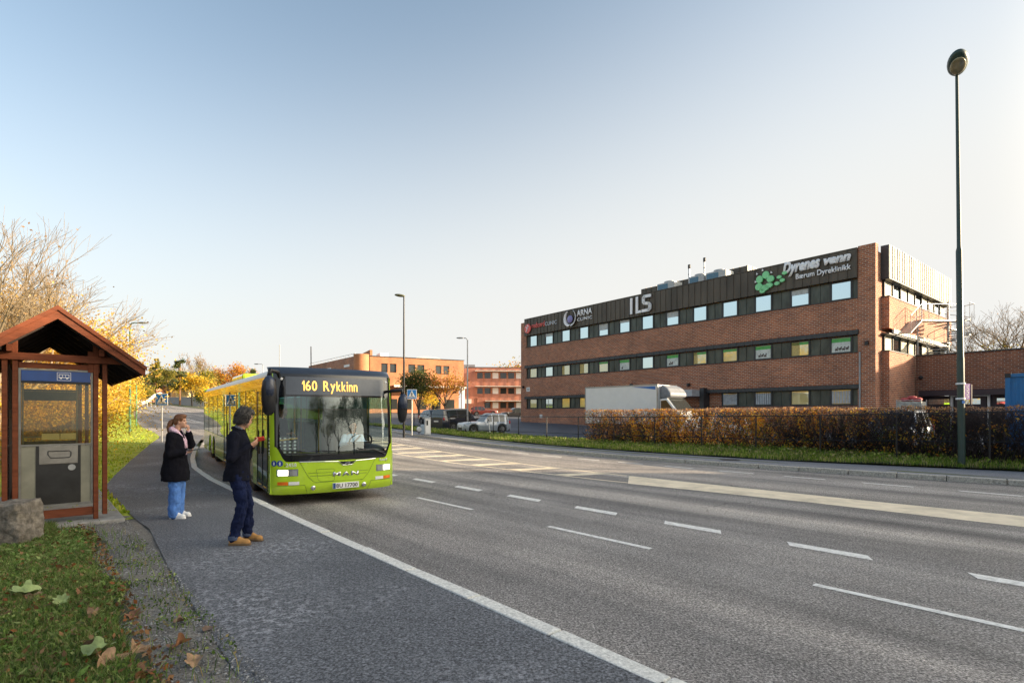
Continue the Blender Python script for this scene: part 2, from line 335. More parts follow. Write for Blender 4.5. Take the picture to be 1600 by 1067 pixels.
# ---------------- ground, road, pavements
def interp(pts):
    def f(u):
        if u<=pts[0][0]: return pts[0][1]
        for (a,b),(c,d) in zip(pts,pts[1:]):
            if u<=c: return b+(d-b)*(u-a)/(c-a)
        return pts[-1][1]
    return f
def frange(a,b,s): n=max(1,int(round((b-a)/s))); return [a+(b-a)*i/n for i in range(n+1)]
kerbv=interp([(-30,2.9),(2,2.95),(7,3.06),(11,3.2),(15,3.35),(18.3,3.62),(21.8,4.25),(26.4,5.3),(33,7.0),(37,8.1)])
pavl=interp([(-30,.9),(3,.95),(7,1.12),(9.4,1.28),(10.2,1.22),(15,1.2),(17.8,1.67),(21.9,2.48),(28.6,3.94),(32.4,4.88),(35.7,5.2),(41.5,5.35),(49,5.9),(72.7,8.4),(96,12)])
fark=interp([(-30,19.4),(1.3,18.8),(4,18.45),(7.4,18.1),(10,17.95),(16,17.9),(22,18.0),(28,18.35),(34,18.8),(45,19.2),(70,18.6),(96,17.6)])
def sheet(name,us,vl,vr,nv,zf,m,kind='structure',**k):
    mb=MB(); mb.grid(lambda u,t: W(u,vl(u)+(vr(u)-vl(u))*t,zf(u,vl(u)+(vr(u)-vl(u))*t)),us,[i/nv for i in range(nv+1)])
    o=mb.build(name,m,smooth=True,**k); 
    if kind: o['kind']=kind
    return o
c=lambda x:(lambda u:x)
US=sorted(set([-60,-45,-30]+frange(-20,60,1)+frange(60,120,5)+frange(120,400,20)))
VS=[-250,-160,-110,-80,-55,-40,-30,-22,-14.2,-13.8,-10,-6,-3,-1.5,0,1,3,6,10,14,18,19.5,20.2,21,22,23,24.5,26,30,36,45,60,90,140,220,320]
mb=MB(); mb.grid(lambda u,v: W(u,v,Z(u,v)-(.30 if v>-14 and v<19 and u<110 else .06)),US,VS); mb.build('ground',K['hill'],smooth=True)['kind']='structure'
ru=frange(-22,60,1)+frange(62,110,4)
roadl=interp([(-30,2.95),(2,3.0),(7,3.1),(11,3.25),(15,3.4),(18.3,3.66),(21.8,4.3),(26.4,5.35),(32,6.8),(33.5,5.0),(35.7,5.18),(41.5,5.3),(49,5.86),(72.7,8.4),(96,12),(110,13)])
sheet('road',ru,roadl,lambda u:fark(u)+.02,14,lambda u,v:Z(u,min(v,19))-.18+(.17*ss(u,31,35)),K['road'])
sheet('pavement',frange(-22,33.4,.8),pavl,lambda u:kerbv(u)-.01,6,lambda u,v:Z(u,v)-.004,K['pave'])
sheet('far_pavement',frange(-20,60,1),lambda u:fark(u)+.16,wback,3,lambda u,v:Z(u,min(v,20.2))-.04,K['walk'])
sheet('car_park',frange(-14,110,2),c(24.3),lambda u:62,12,lambda u,v:Z(u,v)+.0,K['park'])
sheet('lawn',frange(10.4,100,1),c(-14),lambda u:pavl(u)+.0,14,lambda u,v:Z(u,v)-.015+ .12*ss(-v,0,8)*math.sin(u*.3)*0,K['lawn'])
sheet('near_lawn',frange(-6,10.4,1),c(-14),c(-1.7),8,lambda u,v:Z(u,v)+.075+.02*math.sin(u*2)*math.sin(v*1.7),K['soil'])
sheet('verge_ground',frange(-20,60,1),lambda u:wback(u)-.02,c(24.5),6,lambda u,v:Z(u,v)+.03*math.sin(u*1.7)*math.sin(v*2.1)+.04*ss(v,20.5,22),K['verge'])
bumps=lambda u,v:.018*math.sin(u*5.1+v*3)*math.sin(v*6.3-u)+.012*math.sin(u*13+1)*math.cos(v*11)
sheet('soil_bank',frange(-3,10.5,.12),c(-5),lambda u:.60+.10*math.sin(u*2.3)+.05*math.sin(u*6.1),30,lambda u,v:Z(u,v)+.012+bumps(u,v)*1.2+.05*ss(-v,-.3,1.5),K['soil'])
sheet('gravel_strip',frange(-3,11.3,.12),c(-.4),lambda u:pavl(u)+.05+.02*math.sin(u*9)+.015*math.sin(u*23),18,lambda u,v:Z(u,v)+.004+bumps(u,v)*.5-.022*ss(v,.85,1.1),K['gravel'])
# granite kerbs, laid block by block with joints
def kerb(name,vf,u0,u1,L,wd,zb,zt,m,bev=.012):
    mb=MB(); u=u0; r=random.Random(3)
    while u<u1:
        l=L*(.8+.4*r.random()); a=u+.008; b=min(u+l,u1)-.008; A=W(a,vf(a)+wd/2); B=W(b,vf(b)+wd/2)
        for q in range(1):
            za=p(a)+zt+r.uniform(-.006,.006); zb2=p(b)+zt+r.uniform(-.006,.006); d=(B-A).normalized(); nn=Vector((d.y,-d.x,0))*wd/2
            vs=[A+nn,B+nn,B-nn,A-nn]; lo=[Vector((t.x,t.y,p(a if i in(0,3) else b)+zb)) for i,t in enumerate(vs)]; hi=[Vector((t.x,t.y,za if i in(0,3) else zb2)) for i,t in enumerate(vs)]
            mb.add(lo+hi,[(0,3,2,1),(4,5,6,7),(0,1,5,4),(1,2,6,5),(2,3,7,6),(3,0,4,7)])
        u+=l
    o=mb.build(name,m,bevel=bev); o['kind']='structure'; return o
kerb('kerb',lambda u:kerbv(u)-.06,-6,26.5,1.05,.15,-.3,.004,K['kerbw'])
kerb('far_kerb',lambda u:fark(u),-14,60,1.15,.17,-.3,-.035,K['granite'],.02)
# road markings
rz=lambda u,v:p(u)-.176
def mark(mb,u0,u1,v0,v1,skew=0):
    us=frange(u0,u1,1); mb.grid(lambda u,t: W(u+skew*(t-.5),v0+(v1-v0)*t,rz(u,0)),us,[0,1])
mb=MB(); 
for i in range(-3,14): mark(mb,i*2.0+.95-.95+.0,i*2.0+1.0,7.9,8.12,.12)
mb.build('lane_dashes',K['paint'])['kind']='structure'
mb=MB()
for i in range(-2,9): mark(mb,i*4+.15,i*4+2.1,6.26,6.36)
mb.build('thin_lane_dashes',K['paint'])['kind']='structure'
mb=MB()
for i in range(-4,16): mark(mb,i*2.0+1.2,i*2.0+2.3,16.45,16.57,.1)
mb.build('far_lane_dashes',K['paint'])['kind']='structure'
mb=MB(); yn=interp([(-10,12.2),(1,12.04),(4,12.05),(9.4,11.7),(16,11.5),(23,11.9),(30,12.6)]); yf=interp([(-10,13.4),(1,13.3),(3.2,13.18),(9.4,13.15),(13,13.2),(20,14.1),(26,14.8),(30,15.2)])
mb.grid(lambda u,t:W(u+(1-t)*-1.0*ss(u,6,9.5)+0,yn(u)+(yf(u)-yn(u))*t,rz(u,0)),frange(-9,9.4,.6),[0,1])
mb.grid(lambda u,t:W(u,yn(u)+.12*t,rz(u,0)+.001),frange(8.5,30,1),[0,1])
mb.grid(lambda u,t:W(u,yf(u)-.12*t,rz(u,0)+.001),frange(9.45,30,1),[0,1])
for i in range(10):
    u=10.35+i*2.03; a=yn(u)+.14; b=yf(u)-.14
    mb.grid(lambda s,t:W(u+s*.55-(t-.5)*.5,a+(b-a)*t,rz(u+s*.55,0)),[0,1],[0,1])
mb.build('yellow_median_marking',K['ypaint'])['kind']='structure'
mb=MB()
for i in range(6): mark(mb,36,39.5,6.5+i*2,7.2+i*2)
for i in range(9): mb.grid(lambda s,t:W(41+i*3+s*2,9.5+.12*t+(i*3)*.05,p(41+i*3+s*2)-.004),[0,1],[0,1])
mb.build('crossing_marking',K['paint'])['kind']='structure'
# slab under the shelter, manhole
def blades(name,XY,h,m,wd=.012,lean=.5,kind='stuff'):
    XY=np.asarray(XY); n=len(XY); zz=np.array([gz(a,b) for a,b in XY]); a=rng.random(n)*6.283; hh=h*(.45+.8*rng.random(n)); l=lean*hh*rng.random(n); b=rng.random(n)*6.283
    B=np.stack([XY[:,0],XY[:,1],zz],1); dx=np.stack([np.cos(a),np.sin(a),0*a],1)*wd; ld=np.stack([np.cos(b),np.sin(b),0*b],1)*l[:,None]; up=np.stack([0*a,0*a,hh],1)
    V=np.stack([B-dx,B+dx,B+dx*.8+ld*.35+up*.6,B-dx*.8+ld*.35+up*.6,B+ld+up],1).reshape(-1,3); k=np.arange(n)*5
    F=np.concatenate([np.stack([k,k+1,k+2,k+3],1)]); F2=np.stack([k+3,k+2,k+4,k+4],1)
    me=bpy.data.meshes.new(name); me.from_pydata(V.tolist(),[],F.tolist()+F2[:,:3].tolist()); me.materials.append(m); o=bpy.data.objects.new(name,me); col.objects.link(o); o['kind']=kind
    return o
def scatter(n,uf,vf):
    r=[]
    for i in range(n):
        u=uf(); v=vf(u); q=W(u,v); r.append((q.x,q.y))
    return r
K['grassb']=leafmat('verge grass',[(.17,.27,.03),(.27,.36,.05),(.11,.18,.02),(.42,.42,.12),(.20,.30,.04),(.46,.40,.18)],.4)
K['grasss']=leafmat('sunlit lawn grass',[(.30,.42,.03),(.42,.48,.04),(.24,.34,.025),(.50,.46,.07)],.4)
K['weeds']=leafmat('weed leaves',[(.12,.20,.035),(.20,.29,.07),(.06,.11,.022),(.32,.38,.13),(.12,.20,.045),(.16,.24,.05),(.05,.08,.02),(.30,.24,.11)],.35)
K['deadleaf']=leafmat('dry fallen leaves',[(.16,.075,.03),(.24,.12,.05),(.10,.05,.025),(.30,.18,.09),(.20,.07,.02)],.2)
blades('verge_grass',scatter(46000,lambda:random.uniform(-2,42),lambda u:wback(u)+ (24.3-wback(u))*random.random()**1.2+.02),.17,K['grassb'],wd=.013)
blades('lawn_grass',scatter(16000,lambda:11+50*random.random()**1.6,lambda u:-8+(pavl(u)+8)*random.random()**.6),.06,K['grasss'],wd=.02)
def wv(u):
    return .50-abs(random.gauss(0,1))*.75 if random.random()<.988 else random.uniform(.3,1.05)
blades('bank_grass',scatter(9000,lambda:random.uniform(-4,10.3),lambda u:random.uniform(-9,-.2) if u<3 else random.uniform(-9,-1.3)),.13,K['weeds'],wd=.012)
blades('foreground_grass',scatter(85000,lambda:random.uniform(2.6,10.4),lambda u: wv(u)-.25*ss(u,8.5,10)),.095,K['weeds'],wd=.0035,lean=1.1)
def lowleaves(name,n,vf,uf,size,zr,m,flat=.0):
    C=[]
    for i in range(n):
        u=uf(); v=vf(u); q=W(u,v); C.append((q.x,q.y,Z(u,v)+.015+random.random()*zr))
    o=leaves(name,C,size,m,flat=flat); o['kind']='stuff'; return o
lowleaves('weed_leaves',18000,lambda u:.52+.12*math.sin(u*2.3)-abs(random.gauss(0,1))*.7,lambda:random.uniform(3,9.6),.034,.07,K['weeds'])
lowleaves('verge_herbs',9000,lambda u:wback(u)+.3+random.random()*3.3,lambda:random.uniform(-1,40),.10,.22,K['grassb'])
lowleaves('leaf_litter',2600,lambda u:.66-abs(random.gauss(0,1))*.8,lambda:random.uniform(3,9.8),.045,.085,K['deadleaf'],.3)
lowleaves('gravel_tufts',900,lambda u:random.uniform(.45,1.1),lambda:random.choice([4.2,5.0,5.5,6.3,7.2,8.1])+random.gauss(0,.13),.03,.035,K['weeds'])
o=leaves('weed_rosettes',[(lambda q,u,v:(q.x,q.y,Z(u,v)+.03+random.random()*.06))(W(u,v),u,v) for u,v in [((random.gauss(8.5,.55) if i%5 else random.uniform(3,9.6)),.5-abs(random.gauss(0,1))*.55) for i in range(2400)]],.075,leafmat('broad weed leaves',[(.16,.27,.06),(.24,.34,.10),(.10,.19,.04),(.30,.36,.13)],.35),flat=.35,aspect=.32); o['kind']='stuff'
# stones in the gravel
C=[]
V=[];F=[]
for i in range(11000):
    u=random.uniform(3,10.4); v=random.uniform(.3,1.12); q=W(u,v,Z(u,v)+.006); s=random.uniform(.003,.011)
    k=len(V); 
    for d in ((1,0,0),(0,1,0),(-1,0,0),(0,-1,0),(0,0,.8)): V.append(q+Vector(d)*s*random.uniform(.6,1.3))
    F+= [(k,k+1,k+4),(k+1,k+2,k+4),(k+2,k+3,k+4),(k+3,k,k+4)]
np_mesh('gravel_chips',[tuple(q) for q in V],F,leafmat('stone chips',[(.25,.25,.26),(.15,.15,.15),(.38,.37,.36),(.10,.10,.10)],0,.9))['kind']='stuff'
# fallen maple leaves, one by one, and broad coltsfoot leaves
def lobed(n,r,seed,depth=.4,teeth=5):
    rr=random.Random(seed); out=[]
    for i in range(n):
        a=2*math.pi*i/n; k=1-depth*(.5+.5*math.cos(teeth*a+math.pi))+rr.uniform(-.06,.06); out.append((math.cos(a)*r*k,math.sin(a)*r*k))
    return out
dl=[mat('dry leaf '+n,c_,.7,var=.4,scale=25,bump=.4) for n,c_ in (('tan',(.32,.20,.11)),('rust',(.22,.10,.045)),('umber',(.16,.10,.065)))]
def curled(name,r,seed,m,curl,teeth=5,depth=.4):
    mb=MB(); rim=lobed(40,r,seed,depth,teeth); rr=random.Random(seed); ph=rr.random()*6
    h=lambda x,y: curl*((x*x)/(r)*1.1 + .25*r*math.sin(3*math.atan2(y,x)+ph)*math.hypot(x,y)/r)
    vs=[(0,0,0)]+[(x*.55,y*.55,h(x*.55,y*.55)) for x,y in rim]+[(x,y,h(x,y)) for x,y in rim]; n=len(rim)
    fs=[(0,1+i,1+(i+1)%n) for i in range(n)]+[(1+i,1+n+i,1+n+(i+1)%n,1+(i+1)%n) for i in range(n)]
    mb.add(vs,fs); return mb.build(name,m,smooth=True,recalc=False)
protos=[curled('fallen_leaf',.035+.008*i,i,dl[i%3],.7,depth=.3) for i in range(6)]
spots=[(3.62,.15),(3.7,.42),(3.8,-.1),(3.95,.25),(4.0,.5),(4.1,.05),(4.2,-.35),(4.3,.3),(4.45,.0),(4.5,.55),(4.6,-.2),(4.7,.35),(4.85,.1),(4.95,.45),(5.05,-.3),(5.1,.22),(5.25,-.05),(5.4,.4),(5.5,.12),(5.6,-.4),(5.8,.3),(5.95,-.15),(6.1,.35),(6.25,.05),(6.5,-.3),(6.6,.3),(6.8,0),(7.0,-.45),(7.2,.25),(7.5,-.1),(7.8,.2),(8.1,-.3),(3.75,.62),(4.05,.8),(4.4,.78),(3.5,.0),(3.45,.35),(5.3,.62),(4.9,.88)]
for i,(u,v) in enumerate(spots):
    o=protos[i] if i<6 else protos[i%6].copy()
    if i>=6: col.objects.link(o)
    o.location=W(u,v,Z(u,v)+.03+.012*random.random()); o.rotation_euler=(random.uniform(-.5,.5),random.uniform(-.5,.5),random.random()*6.3); s=random.uniform(.8,1.5); o.scale=(s,s,s)
    tag(o,'curled dry brown leaf lying among the weeds and gravel at the lower left','leaf','fallen dry leaves in the weeds')
cm=mat('broad green leaf',(.22,.28,.10),.55,var=.4,scale=14,bump=.5,bscale=30)
for (px,py,r,tilt,lb) in ((40,928,.13,.35,'big pale green lobed leaf at the left edge of the weeds, nearest the stone'),(150,1022,.12,.3,'big pale green lobed leaf low in the weeds, just above the large tan leaf'),(95,940,.06,.7,'small upright green leaf beside the big lobed leaf in the weeds')):
    D=832*1.6/(py-645); o=curled('coltsfoot_leaf',r,int(px),cm,.5,7,.3); o.location=((px-800)/832*D,D,.10); o.rotation_euler=(tilt,-.1,px); tag(o,lb,'leaf')
o=curled('fallen_leaf',.10,77,dl[0],.9); D=832*1.66/(775+220-645+30); o.location=((165-800)/832*3.45,3.45,.07); o.rotation_euler=(.7,.3,1); tag(o,'large tan maple leaf lying at the bottom edge of the weeds','leaf')
o=curled('fallen_leaf',.055,78,dl[2],.4,3,.25); o.location=W(4.62,1.02,.02); tag(o,'single brown leaf lying at the edge of the gravel beside the pavement','leaf')
o=MB().lathe([(.0,.0),(.32,.0),(.34,.004),(.34,-.01)],(0,0,0),28,cap=False).build('manhole_cover',K['black']); q=W(9.2,19.1); o.location=(q.x,q.y,p(9.2)-.034); tag(o,'round black manhole cover set in the far pavement','manhole cover')
# ---------------- main office building
BA=Vector((.98,58,0)); BE=Vector((.62,-.784,0)).normalized(); BN=Vector((.784,.62,0)).normalized(); BR=math.atan2(BE.y,BE.x)
BK=brick('red brown brick',(.46,.145,.055),(.25,.075,.035),(.09,.045,.035),(.50,.42,.33))
BKo=brick('orange brick',(.48,.19,.075),(.43,.16,.065),(.38,.14,.06),(.40,.25,.16))
BKp=brick('pink brick',(.50,.20,.13),(.46,.18,.12),(.42,.16,.11),(.45,.30,.24))
cop=mat('brown oxidised copper cladding',(.085,.068,.050),.5,metal=.3,var=.35,scale=1.2,sc3=(1,1,.25))
copg=mat('green grey copper panel',(.062,.070,.058),.42,metal=.35,var=.5,scale=1.6,sc3=(1,1,.4))
sill=mat('dark metal sill',(.05,.052,.055),.5,metal=.3,var=.3)
wfr=mat('dark window frame',(.022,.024,.026),.5)
wgl=None
def wglass(name,k,c_=(.62,.72,.75)):
    m,nt,b=base(name); b.inputs['Base Color'].default_value=(.03,.035,.035,1); b.inputs['Roughness'].default_value=.03
    g=_n(nt,'BsdfGlossy'); g.inputs[0].default_value=(*c_,1); g.inputs['Roughness'].default_value=.02; mx=_n(nt,'MixShader'); mx.inputs[0].default_value=k
    bp=_n(nt,'Bump'); bp.inputs['Strength'].default_value=.05; bp.inputs['Distance'].default_value=.02; nt.links.new(noise(nt,.7,2),bp.inputs['Height']); nt.links.new(bp.outputs[0],g.inputs['Normal'])
    nt.links.new(b.outputs[0],mx.inputs[1]); nt.links.new(g.outputs[0],mx.inputs[2]); nt.links.new(mx.outputs[0],nt.nodes['Material Output'].inputs[0]); return m
wgl=wglass('mirroring office glass',.80); wgy=wglass('office glass with painted yellow reflections',.30); wgy.node_tree.nodes['Principled BSDF'].inputs['Base Color'].default_value=(.85,.66,.25,1); wgd=wglass('dark office glass',.25)  # wgy: yellow tree reflections of the lower rows painted into its colour
wfluted=mat('white fluted metal panel',(.62,.60,.52),.5,var=.08,scale=3)
b=empty('office_building',BA,BR,'long three storey red brown brick office block with copper fascia carrying clinic signs','building')
def P(mb,n,m,par=None,**k): return mb.build(n,m,par or b,**k)
L=33.43; Wd=14.6
m_=MB(); m_.box(0,.9,0,.4,.3,11.45); m_.box(.9,32.5,.34,.6,.3,11.3)
m_.box(0,.3,.4,Wd,.3,11.4); m_.box(0,L,Wd-.3,Wd,.3,11.4)
m_.box(.9,32.5,.0,.34,.3,2.15); m_.box(.9,32.5,.0,.34,3.45,5.38); m_.box(.9,32.5,.0,.34,6.78,8.70)
m_.box(32.5,L,-.06,.4,.3,11.85); m_.box(L-.3,L,.4,Wd,.3,11.4)
P(m_,'wall',BK)
m_=MB(); m_.box(.3,L-.3,.6,Wd-.3,11.25,11.35); P(m_,'roof',mat('roof felt',(.05,.05,.05),.9))
m_=MB()
for (z0,z1,y0) in ((3.20,3.45,-.14),(6.5,6.78,-.14)):
    for i in range(53): 
        x=.75+i*.6
        if z0<4 and 19.6<x<21.9: continue
        m_.box(x,x+.585,y0,.0 if z0>0 else 0,z0,z1); m_.box(x+.585,x+.6,y0-.015,0,z0,z1+.01)
for z in (2.15,5.38,8.70): m_.box(.8,32.5,-.05,.36,z,z+.05)
P(m_,'sill_band',sill)
m_=MB()
N=60
for i in range(N):
    x0=.80+i*(32.5-.8)/N; x1=x0+(32.5-.8)/N
    m_.box(x0,x1-.03,-.20,.0,9.95,11.70); m_.box(x1-.03,x1,-.235,0,9.95,11.72)
m_.box(.8,32.5,-.235,.4,11.72,11.76); P(m_,'fascia',cop)
posters=[]
for ri,(z0,z1) in enumerate(((2.2,3.2),(5.43,6.45),(8.75,9.92))):
    mm=MB(); x=.9
    for i in range(13):
        xs=1.38+i*2.462; xe=xs+1.18
        if ri==0 and i==8: continue
        fr=MB(); e=.07; fr.box(xs-.06,xe+.06,.06,.2,z0,z0+e); fr.box(xs-.06,xe+.06,.06,.2,z1-e,z1); fr.box(xs-.06,xs+e-.02,.06,.2,z0+e,z1-e); fr.box(xe-e+.02,xe+.06,.06,.2,z0+e,z1-e)
        fo=P(fr,'window',wfr); g=MB(); g.box(xs+.04,xe-.04,.12,.135,z0+e,z1-e); P(g,'pane',wgd if (ri==0 and i in(9,10)) else (wgl if ri==2 or i in (1,6) else wgy),fo)
        if ri==2 and i in (1,4,5,7,11): hb=(.3,.55,.2,.42,.33)[(1,4,5,7,11).index(i)]; P(MB().box(xs+.05,xe-.05,.10,.115,z1-e-hb,z1-e),'blind',mat('pale roller blind',(.50,.53,.53),.8),fo)
        if ri==1 and i in (2,3,8,11): P(MB().box(xs+.05,xs+.35+.2*(i%2),.10,.115,z0+e,z1-e),'curtain',mat('cream curtain',(.55,.42,.16),.8,var=.4,scale=9,sc3=(6,1,1)),fo)
        if ri==0 and i in(9,10,12):
            q=MB()
            for k in range(7): q.box(xs+.06+k*.155,xs+.06+k*.155+.12,.10,.115,z0+.1,z1-.12)
            P(q,'blind',mat('pale blind',(.42,.44,.46),.8),fo)
    for i in range(14):
        a=.9 if i==0 else 1.38+(i-1)*2.462+1.24; c_=32.5 if i==13 else 1.38+i*2.462-.06
        if ri==0 and i in(8,9): 
            continue
        if c_-a<.1: continue
        mm=MB(); mm.box(a,c_,.12,.34,z0,z1)
        n=max(1,int((c_-a)/.42)); 
        for k in range(n+1):
            xx=a+(c_-a)*k/n; mm.box(xx-.02,xx+.02,.085,.1201,z0+.002,z1-.002)
        P(mm,'spandrel_panel',copg)
# window posters with green band
pg=mat('poster green',(.10,.42,.10),.6); pw=mat('poster white',(.62,.65,.60),.6); pd=mat('poster dark figures',(.08,.06,.05),.6)
for i,k in ((5,1),(7,2),(10,3),(12,4),(8,0),(9,0),(11,0),(4,0)):
    xs=1.38+i*2.462+.05; h=.24 if k else .16
    q=MB(); q.cm=0; q.box(xs,xs+1.06,.1,.112,6.36-h,6.36)
    if k:
        q.cm=1; q.box(xs,xs+1.06,.1,.11,5.5,6.36-h); q.cm=2
        for j in range(k if k<4 else 4):
            cx=xs+.28+.2*j; q.ball((cx,.098,5.68+.03*(j%2)),(.10,.008,.07),nu=10,nv=6); q.ball((cx+.07,.096,5.80),(.045,.008,.05),nu=8,nv=6); q.box(cx-.06,cx-.04,.092,.1,5.55,5.65); q.box(cx+.04,cx+.06,.092,.1,5.55,5.65)
    P(q,'window_poster',[pg,pw,pd])
# entrance
e=MB(); e.box(20.0,22.3,.9,1.0,.7,3.2); e.box(20,20.1,.1,.9,.7,3.2); P(e,'entrance_glazing',wgl)
e=MB(); e.box(19.2,22.0,-1.5,-.16,2.95,3.45); P(e,'entrance_canopy',mat('pale grey canopy',(.45,.46,.47),.5),bevel=.02)
e=MB(); e.box(22.0,22.35,-.5,.3,.5,3.6); P(e,'entrance_pier',sill)
e=MB(); [e.box(20.1+k*.72,20.16+k*.72,.82,.9,.7,3.2) for k in range(4)]; e.box(20.1,22.3,.82,.9,2.5,2.58); P(e,'entrance_frame',wfr)
# end wall with projecting bay
e=MB()
for (z0,z1) in ((.3,5.42),(6.8,8.7)):
    e.box(L+.002,L+.42,.9 if z0>1 else .9,Wd,z0,z1) if z0>1 else e.box(L+.002,L+.42,.9,5.79,z0,z1)
P(e,'projecting_bay',BK)
e=MB(); n=30
for i in range(n):
    y0=.95+i*(Wd-.95)/n; y1=y0+(Wd-.95)/n; e.box(L+.002,L+.40,y0,y1,9.85,11.75); e.box(L+.4,L+.47,y0,y0+.16,9.83,11.80)
P(e,'fluted_panel',wfluted); e=MB()
for i in range(1,n): y0=.95+i*(Wd-.95)/n; e.box(L+.42,L+.50,y0,y0+(Wd-.95)/n,6.52,6.78); e.box(L+.5,L+.52,y0,y0+.05,6.51,6.79)
P(e,'fluted_band',wfluted)
e=MB(); e.box(L+.002,L+.44,.80,.948,9.8,11.8); e.box(L+.0021,L+.45,.8,Wd,9.76,9.83); e.box(L+.003,L+.46,.85,Wd,8.70,8.76); e.box(L+.003,L+.43,.85,Wd,6.44,6.52); e.box(L+.003,L+.46,.85,5.79,5.42,5.48)
P(e,'end_trim',sill)
wcur=mat('cream curtain behind glass',(.55,.50,.36),.6,var=.3,scale=4)
for (z0,z1) in ((8.76,9.76),(5.48,6.44)):
    for i in range(9):
        y=1.2+i*1.48; f_=MB(); f_.box(L+.01,L+.12,y-.1,y,z0,z1); f_.box(L+.01,L+.12,y,y+1.4,z0,z0+.06); fo=P(f_,'window',wfr)
        g=MB(); g.box(L+.02,L+.05,y,y+1.38,z0+.06,z1); P(g,'pane',wgl if i%3==1 else wcur,fo)
# plant room on the roof
e=MB(); 
for i in range(18): e.box(13.8+i*.56,13.8+i*.56+.53,3,3.2,11.3,13.07); e.box(14.33+i*.56,14.36+i*.56,2.96,3.2,11.3,13.1)
e.box(13.8,23.88,3.2,9,11.3,13.05); P(e,'plant_room',cop)
e=MB(); [e.box(23.88,23.95,3+i*.4,3.2+i*.4,11.3,13.1) for i in range(15)]; e.box(23.88,23.9,3,9,11.3,13.05); P(e,'plant_room_end',wfluted)
acb=mat('blue grey grille',(.10,.22,.32),.5,var=.3,scale=10)
for (x,wd,lb,) in ((16.8,1.7,'pale blue air conditioning unit on the office roof, leftmost and standing apart'),(19.9,1.35,'pale blue air conditioning unit on the office roof, middle of the three'),(21.4,1.7,'pale blue air conditioning unit on the office roof, rightmost and beside the plant room')):
    t=empty('air_conditioner',BA+BE*x+BN*1.3+Vector((0,0,11.36)),BR,lb,'air conditioner','rooftop air conditioners')
    MB().box(0,wd,0,1.2,.25,1.35).build('casing',mat('light casing',(.45,.47,.47),.5),t,bevel=.05); g=MB(); 
    for k in range(7): g.box(.1,wd*.62,-.02,.0-.003,.4+k*.12,.48+k*.12)
    g.box(.08,wd*.64,-.004,-.001,.36,1.24); g.build('grille',acb,t); MB().lathe([(.35,0),(.45,.05),(.45,.15),(.3,.16)],(wd*.5,.6,1.352)).build('fan_cowl',K['grey'],t); l=MB(); [l.box(a,a+.1,c2,c2+.1,-.1,.25) for a in(.1,wd-.2) for c2 in (.1,1.0)]; l.build('feet',K['grey'],t)
for (x,h,lb) in ((19.35,14.0,'thin dark flue pipe on the office roof, left one of the pair'),(20.75,14.25,'thin dark flue pipe on the office roof, right one of the pair')):
    t=empty('flue_pipe',BA+BE*x+BN*2.2+Vector((0,0,11.36)),BR,lb,'flue pipe','rooftop flue pipes'); MB().cyl((0,0,0),(0,0,h-11.36),.07,10).build('pipe',K['grey'],t); MB().lathe([(.09,0),(.11,.05),(.11,.3),(.09,.34)],(0,0,h-11.4-.3),12).build('cap',K['black'],t); MB().lathe([(.09,0),(.09,.05)],(0,0,h-12.2),12).build('band',K['black'],t)
# wall-mounted bits
MB().box(.95,1.5,-.03,-.002,4.0,4.45).build('house_number_sign',K['white'],b); text('50',.3,.25,K['black'],b,frame((1.08,-.035,4.1),(1,0,0),(0,0,1)),'lettering',.004)
MB().box(3.1,3.5,-.03,-.002,1.2,1.55).build('wall_notice',K['white'],b)
for x,z in ((15.2,4.1),(20.8,3.9),(31.9+1.1,5.9),(-.0+.1+.4,4.5)): MB().box(x-.09,x+.09,-.25,-.062 if x>32.5 else -.002,z-.12,z+.12).build('wall_lamp',K['black'],b,bevel=.02)
MB().cyl((32.62,-.12,.4),(32.62,-.12,5.4),.05,8).build('downpipe',mat('light grey pipe',(.35,.36,.36),.5),b)
# ---- signs fixed on the fascia
def sign(name,x,lb): return empty(name,BA+BE*x+BN*-.24,BR,lb,'sign')
F=lambda x,z,y=-.03: frame((x,y,z),(1,0,0),(0,0,1))
sw=mat('white sign letters',(.93,.92,.93),.4,var=.04); sr=mat('red sign letters',(.80,.13,.11),.4,var=.1); sg=mat('mint green sign',(.25,.72,.33),.4,var=.05); sp=mat('violet sign ball',(.28,.26,.55),.3,var=.3,scale=2); sgr=mat('grey sign letters',(.62,.65,.72),.4)
s=sign('clinic_sign',0,'small red and grey clinic lettering with red disc at left end of the fascia')
MB().lathe([(.0,-.05),(.46,-.05),(.5,-.02),(.5,.05)],(1.5,-.08,10.65),28,'y').build('disc',sr,s); d=MB(); d.tube([(1.35,-.15,10.3),(1.5,-.15,10.65),(1.72,-.15,10.9)],.05,6); d.tube([(1.5,-.15,10.65),(1.32,-.15,10.85)],.045,6); d.ball((1.56,-.15,10.98),(.07,.02,.07)); d.build('disc_emblem',sw,s)
text('redcord',2.0,.56,sr,s,F(2.15,10.60),bold=.02); text('CLINIC',1.75,.36,sgr,s,F(4.2,10.62))
s=sign('clinic_sign',0,'white clinic lettering with violet ball held by two white arcs on the fascia')
for sg_ in (1,-1):
    a=[(7.9+sg_*(.10+.62*math.sin(t)),-.08,10.92-.72*math.cos(t)) for t in [k*math.pi*.86/14 for k in range(15)]]
    MB().tube(a,[.06+.12*math.sin(math.pi*(1-k/14)*.55)+.0 for k in range(15)],8,flat=.3).build('arc',sw,s,smooth=True)
MB().ball((7.9,-.1,10.78),(.36,.12,.36),nu=24,nv=14).build('ball',sp,s,smooth=True)
text('ARNA',2.0,.58,sw,s,F(8.75,10.92),bold=.025); text('CLINIC',1.95,.30,sw,s,F(8.8,10.45),bold=.02,spacing=1.15)
s=sign('letter_sign',0,'big plain white three letter sign in the middle of the dark fascia')
il=MB(); z0=10.15; H_=1.42; T=.24
